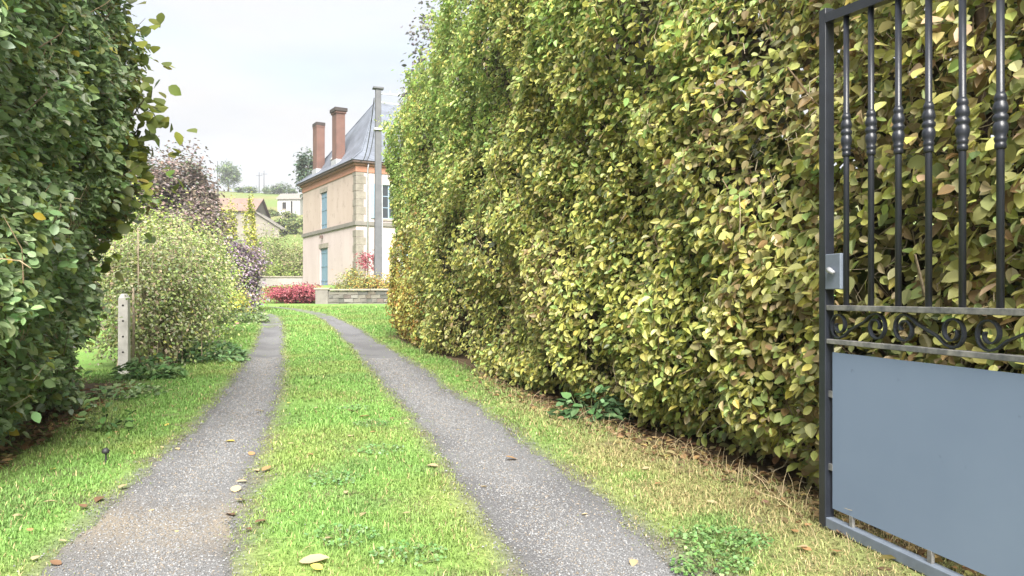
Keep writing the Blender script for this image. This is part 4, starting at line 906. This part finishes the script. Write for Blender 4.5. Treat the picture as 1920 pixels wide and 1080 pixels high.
# line of pale track up the slope beside the barn
def hill_path():
    us = np.linspace(0, 1, 24); Y = 100 + 85 * us; X = -36.2 - 27 * us * .62 + 3 * np.sin(us * 3); V = []
    for i in range(24):
        for s in (-.7, .7): V.append((X[i] + s, Y[i], g1(X[i] + s, Y[i]) + .12))
    tag(MB().add(V, [(2*i, 2*i+1, 2*i+3, 2*i+2) for i in range(23)]).build('hill_path', M['barnwall']), kind='structure')
hill_path()
def ridge_poles():
    for k, (u, v, lb) in enumerate(((408, 302, 'bare wooden pole standing beside the round crowned ridge tree'), (486, 323, 'left hand twin pylon with a crossbar on the far ridge'), (495, 320, 'right hand twin pylon with a crossbar on the far ridge'))):
        Y = 206; x = (u - 960) / 1400 * Y; z = g1(x, Y); H = CAMH + (555 - v) / 1400 * Y - z
        r = tag(empty('ridge_pole' if k == 0 else 'pylon', (x, Y, z)), lb, 'pole'); MB().tube([(0, 0, -.5), (0, 0, H)], [.16, .11], 6).build('shaft', M['pole_conc'], r)
        if k: MB().box((-.9, -.06, H - 1.0), (.9, .06, H - .86)).build('crossbar', M['pole_conc'], r)
ridge_poles()

# ------------------------------------------------------------------ concrete fence post, stakes, ground peg
def fence_post():
    Y = 1260 / 145 * .985; x = (233 - 960) / 1400 * Y; z = g1(x, Y); H = .93
    root = tag(empty('fence_post', (x, Y, z), R(12)), 'pale concrete fence post with five bolt holes before the twiggy shrub', 'post')
    a, b = .056, .05
    m = MB(); m.add([(-a,-b,-.15),(a,-b,-.15),(a,b,-.15),(-a,b,-.15),(-a*.92,-b,H-.05),(a*.92,-b,H-.05),(a*.92,b,H-.05),(-a*.92,b,H-.05),(-a*.45,-b*.6,H),(a*.45,-b*.6,H),(a*.45,b*.6,H),(-a*.45,b*.6,H)],
        [(0,3,2,1),(8,9,10,11)] + [(i+j, i+(j+1)%4, i+4+(j+1)%4, i+4+j) for i in (0, 4) for j in range(4)])
    m.build('shaft', M['post'], root, bevel=.006)
    for k in range(5):
        MB().tube([(0, -b - .0015, .085 + .178 * k), (0, -b + .02, .085 + .178 * k)], .0115, 10).build('bolt_hole', M['dark'], root)
    for k, (u, h, lb) in enumerate(((249, 1.0, 'thin grey wooden stake right beside the concrete fence post'), (258, 1.75, 'tall thin wooden stake behind the concrete fence post'))):
        yy = Y + .15 + .5 * k; xx = (u - 960) / 1400 * yy; zz = g1(xx, yy)
        o = MB().tube([(0, 0, -.1), (.012, 0, h * .5), (0, .01, h)], [.018 - .006 * k, .016 - .006 * k, .012 - .005 * k], 6).build('wooden_stake', M['wood'], None, True); o.location = (xx, yy, zz); tag(o, lb, 'stake')
fence_post()
def peg():
    Y = 1260 / (868 - 555); x = (198 - 960) / 1400 * Y; z = g1(x, Y); r = tag(empty('ground_peg', (x, Y, z)), 'small black peg with rounded head stuck in the left grass verge', 'peg')
    MB().tube([(0, 0, -.05), (.002, 0, .055)], .005, 8).build('spike', M['cable'], r); MB().lathe([(.004, .05), (.018, .056), (.02, .068), (.012, .08), (.003, .084)], 10).build('head', M['cable'], r, True)
peg()

# ------------------------------------------------------------------ small leafy plants along the verges
def herb(name, label, x, y, rx, ry, h, n, L, cols, wts, wid=1.0):
    z0 = g1(x, y); root = tag(empty(name, (x, y, z0)), label, 'plant')
    a = rng.random(n) * 6.28; r = np.sqrt(rng.random(n)); P = np.stack([np.cos(a) * r * rx, np.sin(a) * r * ry, .015 + h * rng.random(n) * (1 - .7 * r * r)], 1)
    P[:, 2] += gz(P[:, 0] + x, P[:, 1] + y) - z0
    Nn = unit(np.array((0, -.15, 1)) + rng.normal(0, .35, (n, 3))); D = unit(np.stack([np.cos(a), np.sin(a), np.full(n, .05)], 1) + rng.normal(0, .5, (n, 3)))
    V, F, C = leaves(P, Nn, D, L * (.6 + .7 * rng.random(n)), np.clip(pal(n, cols, wts), .01, .5), wid); f = link('foliage', mesh_np('foliage', V, F, C), M['leaf_matt'], root); f['kind'] = 'stuff'
    mb = MB()
    for k in range(min(26, n)): mb.tube([(P[k,0] * .4, P[k,1] * .4, -.01), tuple(P[k])], .0022, 4, (.12, .15, .06), cap=False)
    mb.build('stems', M['bark'], root)
hc = [(0.10, .19, .055), (0.15, .24, .09), (0.06, .12, .04)]
herb('nettle_clump', 'leafy green weed clump at the foot of the concrete fence post', -3.98, 8.2, .34, .3, .25, 260, .085, hc, [.45, .35, .2])
herb('nettle_clump', 'blue-green weed clump under the twiggy shrubs beside the left track', -4.2, 10.4, .5, .55, .26, 420, .085, [(0.11, .20, .08), (0.16, .25, .12), (.07, .13, .05)], [.45, .35, .2])
herb('weed_clump', 'pale grey-green weeds on the verge below the yellow clump', -7.5, 20.6, .7, .9, .5, 700, .10, [(0.16, .22, .10), (.2, .26, .13), G['green']], [.4, .35, .25])
herb('nettle_clump', 'dark nettle clump growing out from under the tall right hedge', .58, 5.45, .26, .16, .22, 130, .08, [(0.09, .18, .07), (.14, .24, .11), (.05, .1, .04)], [.45, .3, .25])
herb('clover_patch', 'fresh green weed patch in the dry verge near the gate', .76, 2.72, .18, .14, .035, 420, .014, hc, [.5, .35, .15], 1.5)
herb('clover_patch', 'small fresh green weed tuft at the edge of the right track', .66, 2.48, .13, .1, .035, 260, .014, hc, [.5, .35, .15], 1.5)
herb('ivy_tuft', 'ivy sprig climbing from the grass at the foot of the shaggy left hedge', -2.72, 5.0, .14, .12, .3, 60, .055, hc, [.4, .2, .4])
herb('ivy_tuft', 'pale weeds in the grass between shaggy hedge and concrete post', -3.45, 6.7, .3, .3, .12, 110, .06, [(0.15, .23, .1), (.2, .26, .13)], [.5, .5])
for k, (x, y) in enumerate(((-.75, 4.3), (-.95, 5.1), (-.62, 2.75), (-.35, 2.55), (-.85, 3.6), (-1.25, 5.9))):
    herb('clover_patch', ['dull green clover patch in the central grass strip', 'clover patch towards the far part of the central grass strip', 'clover patch near the big tan fallen leaf in the central grass strip', 'small grey-green weed rosette near the right track edge of the central strip', 'clover patch near the left track edge of the central strip', 'rounded clover patch beside the brown leaves of the central strip'][k], x, y, .13, .12, .025, 110, .015, [(0.10, .20, .06), (.15, .25, .12)], [.6, .4], 1.5)

# ------------------------------------------------------------------ grass
def grass_mesh():
    Vs, Fs, Cs = [], [], []; off = 0
    yb = 2.0 * 1.09 ** np.arange(34); yb = yb[yb < 34]
    for a, b in zip(yb[:-1], yb[1:]):
        Ym = (a + b) / 2; dn = min(15000, 15000 * (3.2 / Ym) ** 1.55)
        xl, xr = -.74 * b - .2, min(.74 * b, 2.2); n = int(dn * (b - a) * (xr - xl))
        Y = a + (b - a) * rng.random(n); X = xl + (xr - xl) * rng.random(n)
        ok = (X < hedge_x(Y) + .06) | (Y > 16.2); ok &= ~((X < lhedge_x(Y) - .35) & (Y < 7.6)); ok &= (X > -.70 * Y - .3) & (Y < 33.5); ok &= ~((X < -.47 * Y + .2) & (Y > 9) & (Y < 22))
        X, Y = X[ok], Y[ok]; d = np.minimum(track_sd(X, Y, LT), track_sd(X, Y, RT)) + .10 * (fbm(X * 5, Y * 5, 91) - .5)
        pk = np.where(d > 0, .35 + .65 * sstep(0, .16, d), .30 * sstep(-.12, 0, d) + .006); dry = verge_dry(X, Y); 
        bare = sstep(.58, .78, fbm(X * 3.7 + 5, Y * 3.7, 92)) * .6 + .55 * sstep(.62, .8, fbm(X * 1.3 + 5, Y * 1.3, 95)); und = np.maximum(sstep(-.22, .05, X - hedge_x(Y)) * (Y < 16.2), sstep(-.05, .3, lhedge_x(Y) - X) * (Y < 7.6)) * .8
        ok = rng.random(len(X)) < pk * (1 - .35 * dry) * (1 - bare) * (1 - und); X, Y, d, dry = X[ok], Y[ok], d[ok], dry[ok]; n = len(X)
        if not n: continue
        sz = (0.75 + .09 * Ym); tall = fbm(X * 2.5, Y * 2.5, 93)
        h = (.011 + .020 * rng.random(n) ** 1.5) * (.5 + 1.0 * tall) * sz * (.55 + .45 * sstep(0, .25, d)); h *= 1 + .25 * dry * rng.random(n)
        edge = sstep(-.32, -.02, X - hedge_x(Y)) * (Y < 16); h *= 1 + 1.4 * edge * .6 * rng.random(n) ** 2
        wd = .0021 * (Ym / 3) ** .72 * (.7 + .6 * rng.random(n)) 
        an = rng.random(n) * 6.28; ln = np.abs(rng.normal(.75, .55, n)) + .5 * dry; side = np.stack([np.cos(an), np.sin(an), 0 * an], 1); fw = np.stack([-np.sin(an), np.cos(an), 0 * an], 1)
        B = np.stack([X, Y, gz(X, Y) - .003], 1); up = np.array((0, 0, 1))
        mid = B + up * (h * .6)[:, None] + fw * (h * ln * .35)[:, None]; tip = B + up * (h * (1 - .15 * ln.clip(0, 2)))[:, None] + fw * (h * ln)[:, None]
        V = np.stack([B - side * wd[:, None], B + side * wd[:, None], mid + side * (wd * .75)[:, None], mid - side * (wd * .75)[:, None], tip], 1)
        c = grass_col(X, Y) * np.exp(rng.normal(0, .22, (n, 1))); st = rng.random(n) < .05 + .55 * dry; c[st] = np.array((.34, .28, .14)) * np.exp(rng.normal(0, .25, (st.sum(), 1)))
        ids = off + np.arange(n) * 5
        Fs.append((ids[:, None] + np.array([[0, 1, 2, 3]]), ids[:, None] + np.array([[3, 2, 4]]))); Vs.append(V.reshape(-1, 3)); Cs.append(np.repeat(c, 5, 0)); off += n * 5
    me = mesh_np('grass', np.concatenate(Vs), [np.concatenate([f[0] for f in Fs]), np.concatenate([f[1] for f in Fs])], np.clip(np.concatenate(Cs), .005, .6))
    print('grass blades', off // 5)
    tag(link('grass', me, M['grass']), 'short green grass of the central strip and verges', 'grass', kind='stuff')
grass_mesh()
# dry stalks at the foot of the right hedge
def stalks():
    mb = MB()
    for _ in range(320):
        Y = 2.6 + 6.5 * rng.random() ** 1.6; x = float(hedge_x(Y)) - .02 - abs(rng.normal(0, .12)); z = g1(x, Y); h = .04 + .11 * rng.random() ** 2; a = rng.random() * 6.28; l = rng.normal(.5, .5)
        p = np.array((x, Y, z - .004)); mb.tube([p, p + (math.cos(a) * h * l * .4, math.sin(a) * h * l * .4, h * .6), p + (math.cos(a) * h * l, math.sin(a) * h * l, h * .9)], [.0018, .0014, .0007], 3, np.array((.36, .29, .17)) * (.7 + .5 * rng.random()), cap=False)
    tag(mb.build('dry_stalks', M['stones']), 'dry straw stalks along the foot of the tall right hedge', 'straw', kind='stuff')
    n = 2600; Y = 2.4 + 6.0 * rng.random(n) ** 1.2; s = rng.random(n) < .5
    x = np.where(s, hedge_x(Y) + rng.normal(.0, .13, n), lhedge_x(Y) - .1 - np.abs(rng.normal(0, .25, n))); ok = (s | (Y < 7.4)); x, Y = x[ok], Y[ok]; n = len(x)
    P = np.stack([x, Y, gz(x, Y) + .006 + .012 * rng.random(n)], 1); V, F, C = leaves(P, unit(np.array((0, 0, 1)) + rng.normal(0, .28, (n, 3))), unit(rng.normal(0, 1, (n, 3)) * (1, 1, .1)), .035 + .03 * rng.random(n), pal(n, [(.20, .12, .06), (.28, .19, .09), (.13, .085, .05), (.33, .26, .10)], [.4, .25, .25, .1]))
    tag(link('leaf_litter', mesh_np('leaf_litter', V, F, C), M['leaf_matt']), 'brown dead leaf litter under both hedges', 'leaf litter', kind='stuff')
stalks()

# ------------------------------------------------------------------ fallen leaves, each one lying free
def fallen():
    kinds = {'tan': ((.40, .32, .19), 'tan'), 'yellow': ((.48, .38, .09), 'yellow'), 'brown': ((.17, .10, .06), 'brown'), 'orange': ((.32, .19, .09), 'orange')}
    meshes = {k: [leaf_mesh('fallen_leaf', np.array(c) * f, wd, cu) for f, wd, cu in ((1, 1, .10), (.85, .85, -.05), (1.1, 1.15, .16))] for k, (c, _) in kinds.items()}
    for v in meshes.values():
        for me in v: me.materials.append(M['leaf_matt'])
    def put(u, v, k, L, label, group, rot=None):
        Y = CAMH * 1400 / (v - 555); x = (u - 960) / 1400 * Y; xyput(x, Y, k, L, label, group, rot)
    def xyput(x, Y, k, L, label, group, rot=None):
        d = min(float(track_sd(np.array([x]), np.array([Y]), LT)[0]), float(track_sd(np.array([x]), np.array([Y]), RT)[0]))
        o = bpy.data.objects.new('fallen_leaf', meshes[k][rng.integers(3)]); COL.objects.link(o); o.scale = (L * .8,) * 3
        o.location = (x, Y, g1(x, Y) + (.011 if d < 0 else .014)); o.rotation_euler = (rng.normal(.02, .09), rng.normal(0, .1), rng.random() * 6.28 if rot is None else rot)
        tag(o, label, 'leaf', group)
    put(560, 1064, 'tan', .125, 'largest pale tan fallen leaf lying in the central grass strip', None, -1.35)
    put(607, 1020, 'tan', .055, 'curled tan fallen leaf just beyond the largest leaf of the central strip', None)
    put(605, 1078, 'yellow', .06, 'pale straw leaf tucked under the largest leaf of the central strip', None)
    put(440, 822, 'yellow', .09, 'single yellow fallen leaf out on the left gravel track', None, 1.4)
    put(495, 770, 'tan', .10, 'pale tan fallen leaf at the grass edge of the left track, beyond the yellow one', None)
    put(665, 775, 'brown', .11, 'clump-forming brown leaf in the middle of the central strip', None); put(672, 788, 'orange', .10, 'orange-brown leaf touching the brown leaf of the central strip', None)
    put(970, 852, 'orange', .09, 'lone orange-brown fallen leaf out on the right gravel track', None)
    put(822, 876, 'tan', .085, 'tan fallen leaf at the right edge of the central strip', None)
    put(1190, 1037, 'tan', .07, 'thin tan fallen leaf near the verge edge of the right track', None)
    put(190, 938, 'brown', .085, 'curled dark brown leaf on the left verge edge', None); put(223, 920, 'tan', .08, 'pale tan leaf lying next to the curled dark brown leaf', None)
    for (u, v, k) in ((463, 905, 'tan'), (475, 885, 'tan'), (440, 925, 'tan'), (455, 940, 'tan'), (492, 890, 'orange'), (436, 968, 'brown'), (468, 855, 'orange')): put(u, v, k, .06 + .03 * rng.random(), f'small {k} leaf lying along the grass edge between left track and central strip', 'leaves along the central strip edge')
    for (u, v, k) in ((310, 800, 'yellow'), (330, 840, 'tan'), (305, 843, 'tan'), (95, 885, 'yellow'), (22, 978, 'tan'), (115, 1060, 'brown'), (80, 950, 'tan'), (160, 960, 'brown'), (210, 820, 'yellow'), (225, 810, 'orange'), (245, 855, 'orange'), (380, 775, 'orange'), (395, 728, 'tan'), (300, 745, 'tan'), (325, 735, 'tan'), (70, 1050, 'tan'), (110, 1020, 'tan'), (60, 1005, 'orange')): put(u, v, k, .035 + .03 * rng.random(), f'small {k} fallen leaf on the grass of the left verge', 'leaves on the left verge')
    for (u, v, k) in ((740, 770, 'tan'), (735, 792, 'brown'), (705, 815, 'orange'), (660, 822, 'tan'), (550, 840, 'tan'), (575, 858, 'orange'), (648, 932, 'tan'), (752, 970, 'tan'), (685, 968, 'tan'), (540, 760, 'yellow'), (590, 770, 'tan'), (640, 725, 'orange'), (665, 726, 'tan'), (500, 982, 'brown'), (470, 1000, 'brown')): put(u, v, k, .045 + .035 * rng.random(), f'small {k} fallen leaf on the grass of the central strip', 'leaves on the central strip')
    for _ in range(46):
        Y = 2.5 + 4.6 * rng.random(); x = float(hedge_x(Y)) - .12 - .45 * rng.random() ** 1.4; k = ('tan', 'orange', 'brown', 'tan')[rng.integers(4)]; xyput(x, Y, k, .035 + .03 * rng.random(), f'small {k} fallen leaf on the dry verge before the tall right hedge', 'leaves on the right verge')
    for (u, v) in ((700, 742), (760, 800), (862, 800), (480, 735), (520, 690), (915, 905), (1090, 955), (380, 905), (330, 990), (290, 950)): put(u, v, 'tan', .03 + .02 * rng.random(), 'tiny pale leaf fragment lying on the gravel tracks', 'leaf fragments on the gravel tracks')
fallen()

# ------------------------------------------------------------------ thin autumn haze
def haze():
    m = bpy.data.materials.new('haze_air'); m.use_nodes = True; t = m.node_tree; t.nodes.clear(); o = N(t, 'ShaderNodeOutputMaterial')
    v = N(t, 'ShaderNodeVolumePrincipled', Density=0.0009, Anisotropy=0.3); v.inputs['Color'].default_value = (0.93, 0.95, 1.0, 1); t.links.new(v.outputs[0], o.inputs['Volume'])
    b = MB().box((-140, -12, -1.6), (60, 268, 46)).build('haze', m); tag(b, 'thin pale haze filling the air over the lane and hillside', 'haze', kind='stuff')
haze()
